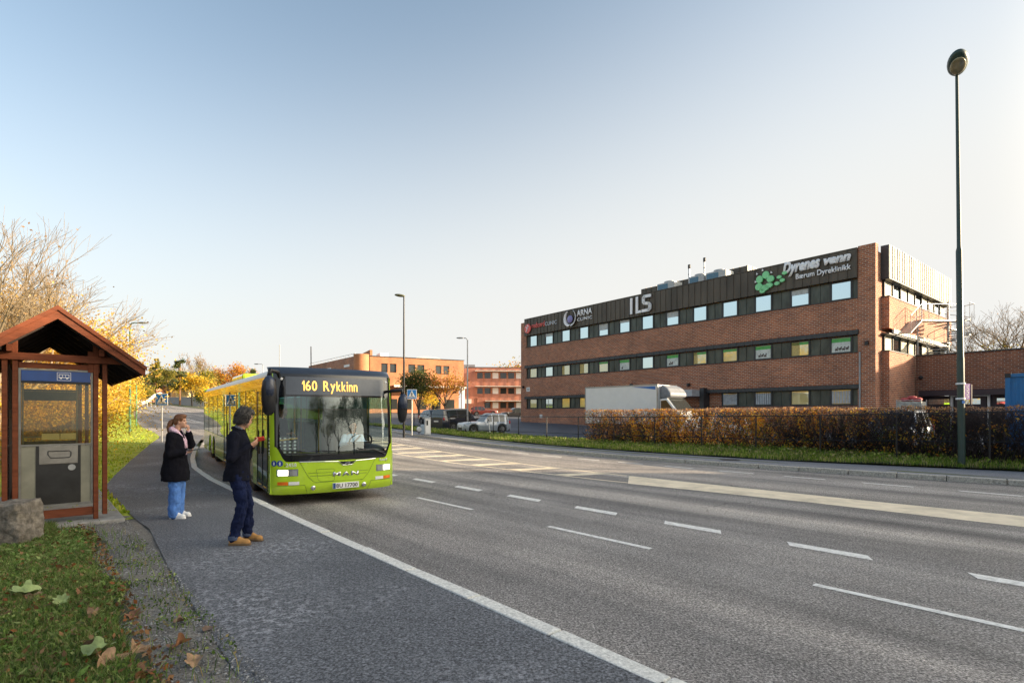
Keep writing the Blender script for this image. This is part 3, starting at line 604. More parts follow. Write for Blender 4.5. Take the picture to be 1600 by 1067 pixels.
il.box(15.25,15.25+T,-.16,-.03,z0,z0+H_*.98); il.box(15.85,15.85+T,-.16,-.03,z0+.12,z0+H_); il.box(15.85,16.42,-.16,-.03,z0-.02,z0+.22)
il.build('letters',sw,s,bevel=.04)
il=MB(); x0=16.55; x1=17.4
pts=[(x1,z0+H_-.12),(x0+.2,z0+H_-.12),(x0+.1,z0+H_-.25),(x0+.1,z0+.86),(x0+.2,z0+.74),(x1-.2,z0+.66),(x1-.1,z0+.55),(x1-.1,z0+.25),(x1-.22,z0+.12),(x0-.05,z0+.12)]
for a,c2 in zip(pts,pts[1:]): il.bar((a[0],-.095,a[1]),(c2[0],-.095,c2[1]),.13,.24,up=(0,-1,0)) if 0 else il.bar((a[0],-.095,a[1]),(c2[0],-.095,c2[1]),.24,.13,up=(0,1,0))
for a in pts[1:-1]: il.lathe([(.12,-.16),(.12,-.03)],(a[0],0,a[1]),14,'y')
il.build('letters',sw,s)
s=sign('vet_sign',0,'white script vet clinic lettering with mint green paw print at right end of the fascia')
pp=MB()
for (cx,cz,rx,rz) in ((26.55,10.95,.24,.27),(26.98,11.18,.24,.27),(27.3,10.85,.26,.24),(26.5,10.45,.26,.26),(26.9,10.3,.32,.22),(27.2,10.42,.28,.18),(26.75,10.12,.2,.16),(27.9,10.85,.17,.12),(28.25,11.05,.17,.12),(27.75,10.45,.18,.13),(28.1,10.6,.17,.13)):
    pp.lathe([(0.0,-.12),(.92,-.12),(1,-.07),(1,-.0)],(0,0,0),20,'y',True); n=20*4
    for i in range(len(pp.v)-n,len(pp.v)): q=pp.v[i]; pp.v[i]=(cx+q[0]*rx,q[1]-.03+random.uniform(0,.0),cz+q[2]*rz)
pp.build('paw_print',sg,s); cl=MB(); [cl.prism([(a,z),(a+.13,z+.03),(a+.02,z+.16)],-.09,-.03) for a,z in ((26.3,11.32),(26.7,11.5),(27.3,11.22),(26.2,10.78))]; cl.build('claws',sw,s)
text('Dyrenes',2.35,1.0,sw,s,F(28.1,10.75),shear=.28,bold=.055,ext=.06); text('venn',1.55,.44,sw,s,F(30.65,11.02),shear=.28,bold=.055,ext=.06)
text('Bærum Dyreklinikk',3.25,.46,sw,s,F(28.95,10.38),bold=.018,ext=.03)
# ---- low annex
an=empty('annex_building',BA+BE*L+BN*5.8,BR,'low dark brick annex to the right of the office block, with a recessed entrance','building')
e=MB(); X0=.45
e.box(X0,20,0,.4,3.15,5.4); e.box(X0,.6,.0,.4,.0,3.15); e.box(5.7,8.6,0,.4,.0,3.15); e.box(9.6,20,0,.4,.0,3.15); e.box(8.6,9.6,.0,.4,.0,1.3); e.box(X0,20,8,8.4,0,5.4); e.box(19.6,20,.4,8,0,5.4); e.build('wall',brick('weathered brick darkened for shade',(.27,.095,.045),(.17,.06,.035),(.07,.04,.035),(.33,.28,.23)),an)  # darker copy of the wall brick: weathering plus shade put into the colour
e=MB(); e.box(X0,20,-.08,.45,5.4,5.48); e.build('coping',sill,an)
e=MB(); e.box(X0+.4,20,.41,8,5.2,5.3); e.build('roof',K['black'],an)
pur=mat('plum painted timber',(.035,.020,.030),.5)
e=MB(); e.box(.6,5.7,.02,.5,2.8,3.15); e.box(.6,5.7,1.0,1.1,0,2.8); e.build('entrance_lintel',pur,an)
fr=MB(); fr.box(2.1,2.22,.7,.95,.2,2.85); fr.box(3.9,4.02,.7,.95,.2,2.85); fr.box(2.22,3.9,.7,.95,2.73,2.85); fo=fr.build('door',K['white'],an)
MB().box(2.3,3.82,.86,.95,.2,2.7).build('door_leaf',pur,fo); g=MB(); g.box(2.55,3.55,.84,.858,2.25,2.6); g.build('pane',wgl,fo)
for x in (.9,4.3): MB().box(x,x+1.1,.96,.998,2.25,2.6).build('window',wgl,an)
f_=MB(); f_.box(8.6,8.7,.05,.3,1.3,3.0); f_.box(9.5,9.6,.05,.3,1.3,3.0); f_.box(8.7,9.5,.05,.3,2.9,3.0); fo=f_.build('window',wfr,an); MB().box(8.7,9.5,.2,.22,1.3,2.9).build('pane',wgl,fo)
MB().lathe([(0,-.06),(.24,-.06),(.26,-.002)],(7.2,0,2.35),24,'y').build('round_sign',K['black'],an); MB().box(7.05,7.35,-.07,-.061,2.3,2.4).build('round_sign_bar',K['white'],an)
MB().box(6.35,6.6,-.05,-.002,2.4,2.55).build('wall_plate',K['white'],an); MB().ball((.75,-.12,4.0),(.13,.1,.13)).build('wall_lamp',K['black'],an)
# ---- spiral stair with landing
st=empty('spiral_staircase',BA+BE*(L+1.75)+BN*7.6+Vector((0,0,5.42)),BR,'galvanised metal spiral stair with landing and curved railings on the sunlit end wall','staircase')
MB().cyl((0,0,0),(0,0,3.6),.07,12).build('centre_pole',K['grey'],st)
tr=MB(); rp=[]; n=14
for i in range(n):
    a=R(-200+i*28); z=.15+i*.165; M=Matrix.Rotation(a,4,'Z'); tr.box(.06,1.15,-.16,.16,z-.02,z+.02,M)
    rp.append(Vector((1.13*math.cos(a),1.13*math.sin(a),z+1.0)))
tr.build('treads',K['grey'],st)
rl=MB(); rl.tube(rp,.022,6); rl.tube([q-Vector((0,0,.5)) for q in rp],.014,5); [rl.cyl(q-Vector((0,0,1.0)),q,.014,5) for q in rp]; rl.build('railing',K['grey'],st)
ld=MB(); ld.bar((.1,.15,2.32),(-1.0,-3.0,2.15),.75,.05); ld.bar((-1.0,-2.95,2.13),(-1.0,-5.2,1.15),.7,.05); ld.box(.05,1.0,.0,.8,2.30,2.35); ld.build('landing',K['grey'],st)
rl=MB()
top=[(.45,.2,3.4),(-.65,-2.95,3.2),(-.66,-3.1,3.17),(-.66,-5.2,2.2)]
rl.tube(top,.022,6); rl.tube([(a,c2,z-.45) for a,c2,z in top],.014,5)
for k in range(12):
    t=k/11; i=min(2,int(t*3)); u_=t*3-i; q=Vector(top[i]).lerp(Vector(top[i+1]),u_); rl.cyl(q-Vector((0,0,1.05)),q,.014,5)
tp=[(1.1,0,3.4),(1.15,.9,3.4),(.6,1.3,3.4),(-.3,1.3,3.4)]; rl.tube(tp,.022,6); [rl.cyl(Vector(q)-Vector((0,0,1.05)),q,.014,5) for q in tp]
rl.build('railing',K['grey'],st)
MB().tube([(-.9,-2.9,2.1),(-.9,-2.9,0)],.04,6).build('support_post',K['grey'],st)
# ---------------- the bus (x forwards, y to its left)
FD=Vector((.565,-.825,0)).normalized(); BC=Vector((-4.69,10.4,0))-Vector((FD.y,-FD.x,0))*1.275
bus=empty('city_bus',(BC.x,BC.y,-.185),math.atan2(FD.y,FD.x),'lime green single decker city bus with amber destination display stopped at the kerb','bus')
bus.rotation_euler=(0,R(.55),math.atan2(FD.y,FD.x))
HW=1.275; BL=15.0; HT=2.80
def xf(y,z):
    t=min(1,abs(y)/HW); x=.12*(1-t*t)-.26*(1-math.sqrt(max(0,1-t**5)))
    if z>.9: x-=.11*((z-.9)/1.4)**1.6
    if z<.42: x-=.10*((.42-z)/.2)**2
    if z>2.62: x-=.16*((z-2.62)/.18)**2
    return x
def zb(y): t=abs(y); return .90+ .30*ss(t,.98,1.2)**1.5
def fgrid(y0,y1,z0,z1,off=0,ny=24,nz=10):
    z0=z0 if callable(z0) else (lambda y,c_=z0:c_); z1=z1 if callable(z1) else (lambda y,c_=z1:c_)
    def yy(t):
        y=y0+(y1-y0)*t
        return y
    ts=[i/ny for i in range(ny+1)]
    if y1-y0>2: ts=[.5-.5*math.cos(math.pi*t) for t in ts]; ts=[.35*a+.65*b_ for a,b_ in zip(ts,ts)]
    def f(t,s):
        y=yy(t); z=z0(y)+(z1(y)-z0(y))*s; return (xf(y,z)+off,y*(1+off*.4),z)
    m=MB(); m.grid(f,ts,[i/nz for i in range(nz+1)]); return m
B=lambda m,n,mt,par=bus,**k: m.build(n,mt,par,**k)
YS=HW-.001
B(fgrid(-YS,YS,.24,zb,0,60,14),'front_panel',K['green'],smooth=True)
e=fgrid(-1.205,1.205,lambda y:zb(y)+.002,lambda y:zb(y)+.13,.004,60,4)
for a,c_ in ((-1.205,-1.12),(1.12,1.205)):
    g=fgrid(a,c_,lambda y:zb(y)+.13,2.20,.004,6,16); e.add(g.v,g.f)
g=fgrid(-1.205,1.205,2.20,2.66,.004,60,8); e.add(g.v,g.f)
B(e,'windscreen_surround',K['bgloss'],smooth=True)
B(fgrid(-1.12,1.12,lambda y:zb(y)+.13,1.96,.004,60,20),'windscreen',K['wind'],smooth=True); B(fgrid(-1.12,1.12,1.96,2.20,.004,60,6),'shade_band',glass('blue green shade band',(.18,.50,.52),.10),smooth=True)
e=fgrid(-YS,-1.205,zb,2.66,0,8,20); g=fgrid(1.205,YS,zb,2.66,0,8,20); e.add(g.v,g.f); B(e,'corner_pillar',K['green'],smooth=True)
topm=mat('dark roof edge',(.03,.04,.06),.3,var=.1,coat=.4)
B(fgrid(-YS,YS,2.66,HT,0,60,8),'front_dome',topm,smooth=True)
# destination display behind the header glass
dd=mat('display window',(.10,.115,.14),.18,var=.1)
B(fgrid(-1.0,1.02,2.24,2.60,.010,40,4),'display_window',dd,smooth=True)
def onfront(y,z,off=.014):   # frame on the front skin: local x runs to the viewer's right (+y is the viewer's right)
    ny=(xf(y+.02,z)-xf(y-.02,z))/.04; nz=(xf(y,z+.02)-xf(y,z-.02))/.04
    return frame((xf(y,z)+off,y,z),(ny,1,0),(nz,0,1))
y=-.72
for ch,wd_,h_,dz in (('1',.05,.205,0),('6',.10,.205,0),('0',.10,.205,0),(' ',.08,0,0),('R',.12,.205,0),('y',.10,.205,-.055),('k',.085,.205,0),('k',.085,.205,0),('i',.025,.205,0),('n',.08,.145,0),('n',.08,.145,0)):
    if ch=='1':
        q_=MB(); q_.box(.012,.032,0,.205,0,.003); q_.prism([(-.018,.145),(.012,.205),(.012,.172),(-.006,.13)],0,.003,'xy'); M_=onfront(y+wd_/2,2.32,.016); q_.v=[tuple(M_@Vector(t)) for t in q_.v]; B(q_,'display_lettering',K['amber'])
    elif ch!=' ': text(ch,wd_,h_,K['amber'],bus,onfront(y+wd_/2,2.32+dz,.016)@Matrix.Translation((-wd_/2,0,0)),'display_lettering',.003,bold=.008)
    y+=wd_+.022
# side walls
def sidewall(sg):
    y=sg*HW; segs=[]
    def arch(cx,r=.50,n=12): return [(cx+r*math.cos(math.pi*k/n),.48+r*math.sin(math.pi*k/n)*.92) for k in range(n+1)]
    poly=[(-.25,.26)]; poly=[(-.20,1.02),(-.20,.26)]
    for cx in (-2.75,-11.0,-12.4):
        a=arch(cx); a[0]=(a[0][0],.26); a[-1]=(a[-1][0],.26); poly+=a
    poly+=[(-BL+.1,.26),(-BL+.02,1.02)]
    m=MB(); m.prism(poly,y-sg*.03,y); return m
for sg in (-1,1): B(sidewall(sg),'side_panel',K['green'])
e=MB()
for sg in (-1,1): 
    e.box(-BL+.03,-.36,sg*HW-(.03 if sg>0 else 0),sg*HW+(.03 if sg<0 else 0),2.38,2.60)
B(e,'cant_rail',K['bgloss'])
e=MB(); r_=[(HW-.02,2.601),(HW-.03,2.66),(HW-.09,2.74),(HW-.25,2.79),(0,2.82),(-HW+.25,2.79),(-HW+.09,2.74),(-HW+.03,2.66),(-HW+.02,2.601)]
e.grid(lambda x,k:(x,r_[k][0],r_[k][1]-(.0 if x<-.4 else .02)),[-.3,-.6,-3,-8,-BL+.3,-BL+.05],range(9)); B(e,'roof',topm,smooth=True)
roofpod=MB(); roofpod.box(-9.2,-6.8,-.9,.9,2.80,3.02); B(roofpod,'roof_pod',K['green'],bevel=.08)
e=MB(); e.box(-BL,-BL+.06,-HW,HW,.3,2.75); B(e,'rear_panel',K['green'])
e=MB(); e.box(-BL+.02,-.4,-HW+.04,HW-.04,.28,.36); B(e,'floor',K['black'])
doors=[(-.42,-1.62),(-6.5,-7.8)]
cabgl=glass('clear cab glass',(.88,.92,.90),.02)
# glazing: near (right-hand) side has two doors
for sg in (-1,1):
    x=-.30 if sg>0 else -1.72
    cuts=[-.3,-1.75,-3.3,-4.9,-6.45,-8.0,-9.6,-11.2,-12.8,-14.9] if sg>0 else [-1.72,-3.3,-4.9,-6.4,-7.9,-9.6,-11.2,-12.8,-14.9]
    for a,c_ in zip(cuts,cuts[1:]):
        if sg<0 and a==-6.4: continue
        m=MB(); y0,y1=(sg*HW-.012,sg*HW+.004); m.box(c_+.03,a-.03,min(y0,y1),max(y0,y1),1.04,2.37); fo=B(m,'window',cabgl if (sg>0 and a==-.3) else K['sglass'])
    e=MB()
    for a in cuts: e.box(a-.03,a+.03,sg*HW-.02,sg*HW+.001,1.02,2.38)
    B(e,'window_pillars',K['bgloss'])
for (a,c_) in doors:
    m=MB(); yo=-HW-.006
    m.box(c_,a,yo-.015,yo+.02,.28,.34); m.box(c_,a,yo-.015,yo+.02,2.33,2.42)
    mid=(a+c_)/2
    for x in (c_,mid-.05,mid+.01,a-.05): m.box(x,x+.05,yo-.015,yo+.02,.34,2.33)
    d=B(m,'door',K['bgloss']); g=MB(); g.box(c_+.05,mid-.05,yo-.004,yo+.006,.34,2.33); g.box(mid+.06,a-.05,yo-.004,yo+.006,.34,2.33); B(g,'pane',K['sglass'],d)
    h=MB(); h.tube([(mid-.12,-HW-.05,1.0),(mid-.12,-HW-.06,1.5)],.015,6); B(h,'handle',K['chrome'],d)
# wheels
whl=None
for cx in (-2.75,-11.0,-12.4):
    for sg in (-1,1):
        m=MB(); m.lathe([(.28,-.14),(.45,-.14),(.485,-.10),(.49,0),(.485,.10),(.45,.14),(.28,.14)],(cx,sg*(HW-.2),.49),28,'y'); t=B(m,'wheel',K['rubber'],smooth='auto')
        m=MB(); m.lathe([(.05,sg*.06),(.12,sg*.10),(.2,sg*.03),(.26,sg*.12),(.285,sg*.145)],(cx,sg*(HW-.2),.49),24,'y'); B(m,'rim',K['grey'],t,smooth='auto')
# lamps
def lampbox(y0,y1,z0,z1,off,n,mt): return B(fgrid(y0,y1,z0,z1,off,6,4),n,mt,smooth=True)
for sg in (-1,1):
    f=lambda a,c_:(min(sg*a,sg*c_),max(sg*a,sg*c_))
    lampbox(*f(.80,1.17),.615,.755,.004,'headlamp_surround',K['chrome'])
    y0,y1=f(.98,1.15); lampbox(y0,y1,.63,.74,.012,'headlight',K['headl']); y0,y1=f(.82,.96); h=lampbox(y0,y1,.63,.74,.010,'headlight',mat('clear lamp lens',(.5,.52,.53),.1,metal=.6))
    lampbox(*f(.98,1.16),.44,.505,.008,'indicator',K['orange']); lampbox(*f(.78,.97),.44,.505,.008,'position_lamp',K['white'])
    m=MB(); q=(xf(.52,.36)+.0,sg*.52,.36); m.lathe([(.0,.028),(.03,.026),(.045,.02),(.05,0)],q,16,'x'); B(m,'fog_lamp',K['chrome'])
    m=MB(); m.ball((xf(1.05,.82),sg*1.02,.82),(.012,.03,.015)); B(m,'washer',K['black'])
# panel gaps
e=MB()
def gap(pts,wd_=.007):
    for a,c_ in zip(pts,pts[1:]):
        n=max(1,int(math.hypot(a[0]-c_[0],a[1]-c_[1])/.06))
        q=[(a[0]+(c_[0]-a[0])*i/n,a[1]+(c_[1]-a[1])*i/n) for i in range(n+1)]
        e.tube([(xf(y_,z_)+.0015,y_,z_) for y_,z_ in q],wd_/2,5)
for s_ in (-1,1): gap([(s_*.78,.90),(s_*.62,.60),(s_*.50,.47),(s_*.44,.46)]); gap([(s_*1.2,.43),(s_*.68,.43),(s_*.62,.25)])
gap([(-.5,.47),(.5,.47)]); gap([(-.62,.66),(-.16,.66)]); gap([(.38,.66),(.62,.66)]); gap([(-.58,.60),(-.16,.60)]); gap([(.38,.60),(.58,.60)])
gap([(-.46,.73),(-.13,.73),(-.10,.70),(-.10,.51),(-.13,.48),(-.38,.48),(-.43,.53),(-.46,.73)],.006)
B(e,'panel_gaps',K['greend'])
# chrome wing trim and emblem
e=MB()
def strip_(pts,r): e.tube([(xf(a,c_)+.006,a,c_) for a,c_ in pts],r,6)
strip_([(-.78,.895),(-.3,.885),(-.02,.875),(.06,.80),(.16,.795)],.010); strip_([(.78,.895),(.6,.885),(.34,.875),(.26,.80),(.14,.795)],.010); B(e,'chrome_trim',K['chrome'])
e=MB(); e.prism([(.0,.87),(.32,.87),(.24,.805),(.08,.805)],xf(.1,.85)+.004,xf(.1,.85)+.014,'yz'); B(e,'badge',K['bgloss'])
e=MB(); X_=xf(.1,.85)+.016; e.prism([(.10,.82),(.12,.845),(.16,.852),(.20,.86),(.225,.852),(.205,.838),(.21,.82),(.195,.82),(.185,.835),(.14,.832),(.12,.82)],X_,X_+.006,'yz'); B(e,'badge_animal',K['chrome'])
for ch,y_ in (('M',-.06),('A',.13),('N',.32)): text(ch,.155,.085,K['chrome'],bus,onfront(y_,.575,.008)@Matrix.Translation((-.0775,0,0)),'maker_lettering',.006,bold=.03)
text('2458',.20,.075,K['white'],bus,onfront(-.93,.80,.006)@Matrix.Translation((-.1,0,0)),'number_lettering',.002,bold=.01)
text('Ruter#',.21,.06,K['white'],bus,onfront(.98,.83,.006)@Matrix.Translation((-.105,0,0)),'operator_lettering',.002,bold=.015)
e=MB(); e.box(xf(.13,.37)+.0,xf(.13,.37)+.03,-.14,.40,.315,.435); pl=B(e,'number_plate',K['white'],bevel=.004)
e=MB(); e.box(xf(.13,.37)+.0305,xf(.13,.37)+.032,-.135,-.085,.32,.43); B(e,'plate_band',K['navy'],pl)
text('BU 17700',.44,.08,K['black'],pl,frame((xf(.13,.37)+.0305,-.07,.335),(0,1,0),(0,0,1)),'plate_lettering',.002,bold=.02)
for y_ in (-1.12,-1.215):
    e=MB(); M=onfront(y_,.87,.003); e.lathe([(0,.003),(.055,.003),(.06,.0)],(0,0,0),20); e.v=[tuple(M@Vector(q)) for q in e.v]; pi=B(e,'pictogram',mat('pictogram blue',(.01,.05,.28),.4))
    e=MB(); e.ball((0,.034,.004),(.009,.009,.002)); e.prism([(-.016,.02),(.016,.02),(.012,-.04),(.004,-.04),(0,-.012),(-.004,-.04),(-.012,-.04)],.003,.006,'xy'); e.v=[tuple(M@Vector(q)) for q in e.v]; B(e,'pictogram_figure',K['white'],pi)
for y_ in (-1.07,1.10): e=MB(); e.ball((xf(y_,2.55)+.008,y_,2.55),(.012,.03,.03)); B(e,'marker_lamp',K['white'],smooth=True)
# mirrors: right one big in view
def mirror(sg,xo,yo,z1,sc_):
    e=MB(); prof=[(0,-.36,.02,.05),(0,-.30,.07,.10),(0,-.1,.10,.135),(0,.15,.105,.14),(0,.30,.09,.12),(0,.40,.04,.06)]
    rings=[(xo+.02*math.sin(z*3),yo,z1+z*sc_,a*sc_*1.1,c_*sc_) for _,z,a,c_ in prof]; e.loft(rings,20); m=B(e,'wing_mirror',K['black'],smooth=True,bevel=0)
    e=MB(); e.tube([(xo-.02,yo+(-sg)*.0,z1+.36*sc_),(xo+.02,yo-sg*.02,z1+.52*sc_),(xo-.12,yo-sg*.18,z1+.50*sc_),(xo-.28,yo-sg*.24,z1+.40)],[.045,.05,.04,.03],8); B(e,'mirror_arm',K['black'],m,smooth=True)
    e=MB(); e.loft([(xo+.035,yo+.0,z1+z*sc_,a,c_) for z,a,c_ in ((.02,.085,.09),(.15,.10,.105),(.32,.085,.09),(.42,.03,.04))],16); B(e,'mirror_cowl',mat('blue black shell',(.03,.04,.07),.3,var=.1),m,smooth=True)
    return m
mirror(-1,.16,-1.36,2.18,.98); mirror(1,.06,1.40,1.95,.82)
# wipers
for pts in ([(-.10,1.04),(-.55,1.03),(-1.0,1.07)],[(.35,1.08),(.72,1.10),(1.02,.98)]):
    e=MB(); q=[Vector((xf(a,c_)+.045,a,c_)) for a,c_ in pts]; e.tube(q,.012,6); a,c_=pts[0],pts[-1]
    e.tube([(xf(a[0],a[1]+.03)+.03,a[0]*1.0+.02,a[1]+.05),(xf(c_[0],c_[1])+.03,c_[0],c_[1]+.05)],.010,5); B(e,'wiper',K['black'])
# cab and saloon
intm=mat('dark saloon trim',(.06,.065,.07),.7); 
e=MB(); e.box(-.95,-.16,-.98,.98,.36,.98); B(e,'dashboard',intm,bevel=.06)
e=MB(); e.ball((-.35,.62,1.05),(.38,.52,.16)); B(e,'instrument_hood',K['black'],smooth=True)
tor=[(-.42+.10*math.sin(a)*.9,.62+.25*math.cos(a),1.24+.18*math.sin(a)) for a in [2*math.pi*k/24 for k in range(25)]]
e=MB(); e.tube(tor,.017,7); e.tube([(-.42,.40,1.22),(-.42,.84,1.22)],.014,5); e.tube([(-.42,.62,1.22),(-.25,.62,1.05)],.03,6); B(e,'steering_wheel',K['black'],smooth=True)
e=MB(); e.box(-1.75,-1.68,.15,1.2,.4,2.25); e.box(-1.7,-.9,.12,.16,.4,1.3); B(e,'cab_partition',intm)
e=MB(); e.box(-1.55,-1.42,.38,.88,.9,1.75); e.box(-1.5,-1.0,.38,.88,.82,.95); B(e,'driver_seat',intm,bevel=.04)
seatf=mat('seat cloth',(.05,.12,.06),.9)
for k in range(8):
    for y_ in (-.8,.8):
        if k in (3,) and y_<0: continue
        e=MB(); e.box(-3.5-k*1.2,-3.4-k*1.2,y_-.4,y_+.4,.8,1.55); e.box(-3.4-k*1.2,-3.0-k*1.2,y_-.4,y_+.4,.75,.85); B(e,'seat',seatf,bevel=.03)
e=MB(); [e.cyl((x,y_,.36),(x,y_,2.55),.018,8) for x,y_ in ((-1.9,-.45),(-1.9,.1),(-3.2,-.4),(-5,.4),(-8,-.4))]; e.tube([(-1.9,-.45,1.35),(-1.2,-.55,1.3),(-1.1,-1.1,1.25)],.018,6); B(e,'handrail',mat('yellow handrail',(.6,.35,.03),.4))
e=MB(); e.box(-1.25,-1.2,-1.18,-.5,.45,1.35); pn=B(e,'entrance_screen',K['black'])
e=MB()
for i in range(6):
    for j in range(5): e.box(-1.198,-1.19,-1.14+i*.105,-1.09+i*.105,.98+j*.075,1.02+j*.075)
B(e,'screen_pattern',K['white'],pn)
B(MB().box(-14.9,-.35,-1.2,1.2,2.56,2.58),'ceiling',mat('pale saloon ceiling',(.4,.42,.4),.7))
B(MB().cyl((-1.2,-.25,2.8),(-1.22,-.25,3.35),.012,6),'aerial',K['black'])
# ---------------- people
def hand(mb,wr,d,pn,side,curl=.6,sc_=1.0):
    d=Vector(d).normalized(); pn=Vector(pn); pn=(pn-d*pn.dot(d)).normalized(); s=d.cross(pn)*side; wr=Vector(wr)
    M=Matrix((d,s,pn)).transposed()
    mb.ball(wr+d*.05*sc_,(.052*sc_,.042*sc_,.017*sc_),M.to_3x3(),12,8)
    for i,(o,l) in enumerate(((.030,.068),(.011,.078),(-.009,.072),(-.028,.056))):
        b0=wr+d*.088*sc_+s*o*sc_; b1=b0+(d*math.cos(curl*.6)+pn*math.sin(curl*.6))*l*.52*sc_; b2=b1+(d*math.cos(curl*1.7)+pn*math.sin(curl*1.7))*l*.5*sc_
        mb.cap(b0-d*.02,b1,.0092*sc_,.0085*sc_,7); mb.cap(b1,b2,.0085*sc_,.0072*sc_,7)
    t0=wr+d*.03*sc_+s*.035*sc_; t1=t0+(d*.6+s*.7+pn*.3).normalized()*.034*sc_; t2=t1+(d*.85+s*.1+pn*.45).normalized()*.032*sc_
    mb.cap(t0,t1,.0115*sc_,.010*sc_,7); mb.cap(t1,t2,.010*sc_,.0085*sc_,7)
def head(mb,c_,yaw=0,pitch=0,s=1.0):
    M=(Matrix.Rotation(yaw,3,'Z')@Matrix.Rotation(pitch,3,'Y')); c_=Vector(c_)
    T=lambda x,y,z:c_+M@Vector((x*s,y*s,z*s))
    mb.ball(T(-.012,0,.03),(.098*s,.077*s,.095*s),M,18,12); mb.ball(T(.022,0,-.035),(.068*s,.058*s,.080*s),M,16,10); mb.ball(T(.062,0,-.09),(.024*s,.026*s,.020*s),M)
    mb.cap(T(.082,0,.012),T(.100,0,-.020),.008*s,.012*s,8)
    mb.cap(T(.080,-.022,-.058),T(.080,.022,-.058),.0085*s,.0085*s,7)
    for q in (-1,1):
        mb.ball(T(-.008,q*.077,-.01),(.018*s,.010*s,.030*s),M,10,8); mb.ball(T(.070,q*.03,.035),(.016*s,.02*s,.008*s),M,8,6); mb.ball(T(.055,q*.040,-.03),(.02*s,.018*s,.02*s),M,8,6)
    return T,M
def shoe(parent,x,y,yaw,L_,mu,ms,z0=0,h=.11,boot=0):
    M=Matrix.Translation((x,y,z0))@Matrix.Rotation(yaw,4,'Z'); s=L_/.29
    o=[(-.09,.0),(-.085,.032),(-.05,.04),(.02,.036),(.09,.048),(.15,.045),(.19,.028),(.20,0),(.19,-.03),(.15,-.046),(.09,-.044),(.02,-.034),(-.05,-.038),(-.085,-.03)]
    e=MB(); e.prism([(a*s,c_*s) for a,c_ in o],0,.028,'xy'); e.v=[tuple(M@Vector(q)) for q in e.v]; so_=e.build('sole',ms,parent,bevel=.006)
    e=MB(); e.ball((-.035,0,.055),(.058*s,.040,.055)); e.ball((.04*s,0,.05),(.09*s,.042,.050)); e.ball((.13*s,0,.040),(.062*s,.045,.038)); e.cap((-.02,0,.08),(-.025,0,h+boot),.045,.047,12); e.cap((.02,0,.09),(.08*s,0,.062),.035,.03,10)
    e.v=[tuple(M@Vector(q)) for q in e.v]; u_=remesh(e,'shoe',mu,parent,.008,4); return u_
def lock(mb,pts,r): mb.tube(pts,r,5)
def eyes(parent,T,M,s=1):
    e=MB(); 
    for q in (-1,1): e.ball(T(.076,q*.03,.012),(.007,.013,.006),M,8,6)
    e.build('eyes',mat('dark eyes',(.02,.015,.012),.2),parent)
wool=mat('navy wool',(.0055,.0065,.014),.9,spec=.15,var=.35,scale=18,bump=.4,bscale=120); denim=mat('dark indigo denim',(.007,.012,.042),.9,spec=.15,var=.35,scale=10,bump=.4,bscale=90)
denl=mat('mid blue denim',(.07,.18,.48),.85,var=.3,scale=9,bump=.4,bscale=90); tan=mat('tan nubuck',(.42,.22,.07),.8,var=.2,scale=14); soleb=mat('brown rubber sole',(.16,.10,.05),.8); hairg=mat('grey and black hair',(.032,.028,.026),.45,var=.8,scale=60,sc3=(1,1,.3)); hairb=mat('auburn brown hair',(.16,.065,.025),.45,var=.45,scale=60,sc3=(1,1,.3))
# man: facing right and a little away
man=None
bm_=MB(); T,M=head(bm_,(.075,.0,1.61),yaw=R(40),pitch=R(20),s=.98)
bm_.cap((-.02,0,1.42),(.045,0,1.55),.062,.056,12)
bm_.loft([(0,0,.86,.11,.15),(0,0,1.0,.11,.15),(0,0,1.2,.11,.16),(-.01,0,1.35,.10,.17),(-.01,0,1.44,.06,.10)])
for sg,el,ha in ((-1,(-.04,-.27,1.13),(.16,-.10,1.27)),(1,(.05,.26,1.13),(.16,.07,1.245))):
    bm_.cap((-.02,sg*.17,1.38),el,.05,.042); bm_.cap(el,ha,.04,.027)
    dd_=(Vector((.27,-.03 if sg<0 else -.01,1.34))-Vector(ha)); hand(bm_,ha,dd_,(.0,.55,.8) if sg<0 else (0,-.5,.8),sg,.9,1.05)
for sg,kn,an_ in ((-1,(.055,-.10,.50),(-.05,-.10,.12)),(1,(.08,.12,.49),(.075,.13,.12))):
    bm_.cap((0,sg*.08,.88),kn,.08,.055); bm_.cap(kn,an_,.055,.04)
man=remesh(bm_,'person',K['skin'],None,.008,3); eyes(man,T,M)
tag(man,'grey haired man in navy blazer and tan boots looking down at a red phone','person')
e=MB(); e.loft([(-.035,0,.815,.17,.20),(-.03,0,.93,.16,.19),(-.015,0,1.04,.142,.172),(0,0,1.15,.135,.165),(-.005,0,1.28,.142,.185),(-.02,0,1.37,.13,.195),(-.02,0,1.43,.10,.16),(-.005,0,1.475,.07,.085)],24)
for sg,el,ha in ((-1,(-.04,-.275,1.12),(.145,-.105,1.265)),(1,(.05,.265,1.12),(.145,.075,1.24))):
    e.cap((-.03,sg*.165,1.375),el,.076,.060,12); e.cap(el,ha,.060,.043,12); e.ball(el,.062)
coat=remesh(e,'coat',wool,man,.010,5,.03,.11)
e=MB(); e.tube([(.06+.0,-.05,1.43),(-.02,-.085,1.47),(-.075,0,1.49),(-.02,.085,1.47),(.06,.05,1.43)],[.02,.026,.028,.026,.02],8); e.v=[(x*1,y_,z) for x,y_,z in e.v]; e.build('collar',wool,man,smooth=True)
e=MB(); e.tube([(.05,-.05,1.475),(-.01,-.065,1.505),(-.045,0,1.515),(-.01,.065,1.505),(.06,.03,1.46)],.016,8); e.build('shirt_collar',mat('grey patterned scarf',(.16,.17,.22),.8,var=.6,scale=60),man,smooth=True)
e=MB(); e.loft([(-.0,0,.80,.125,.17),(0,0,.88,.13,.17),(0,0,.95,.12,.16)])
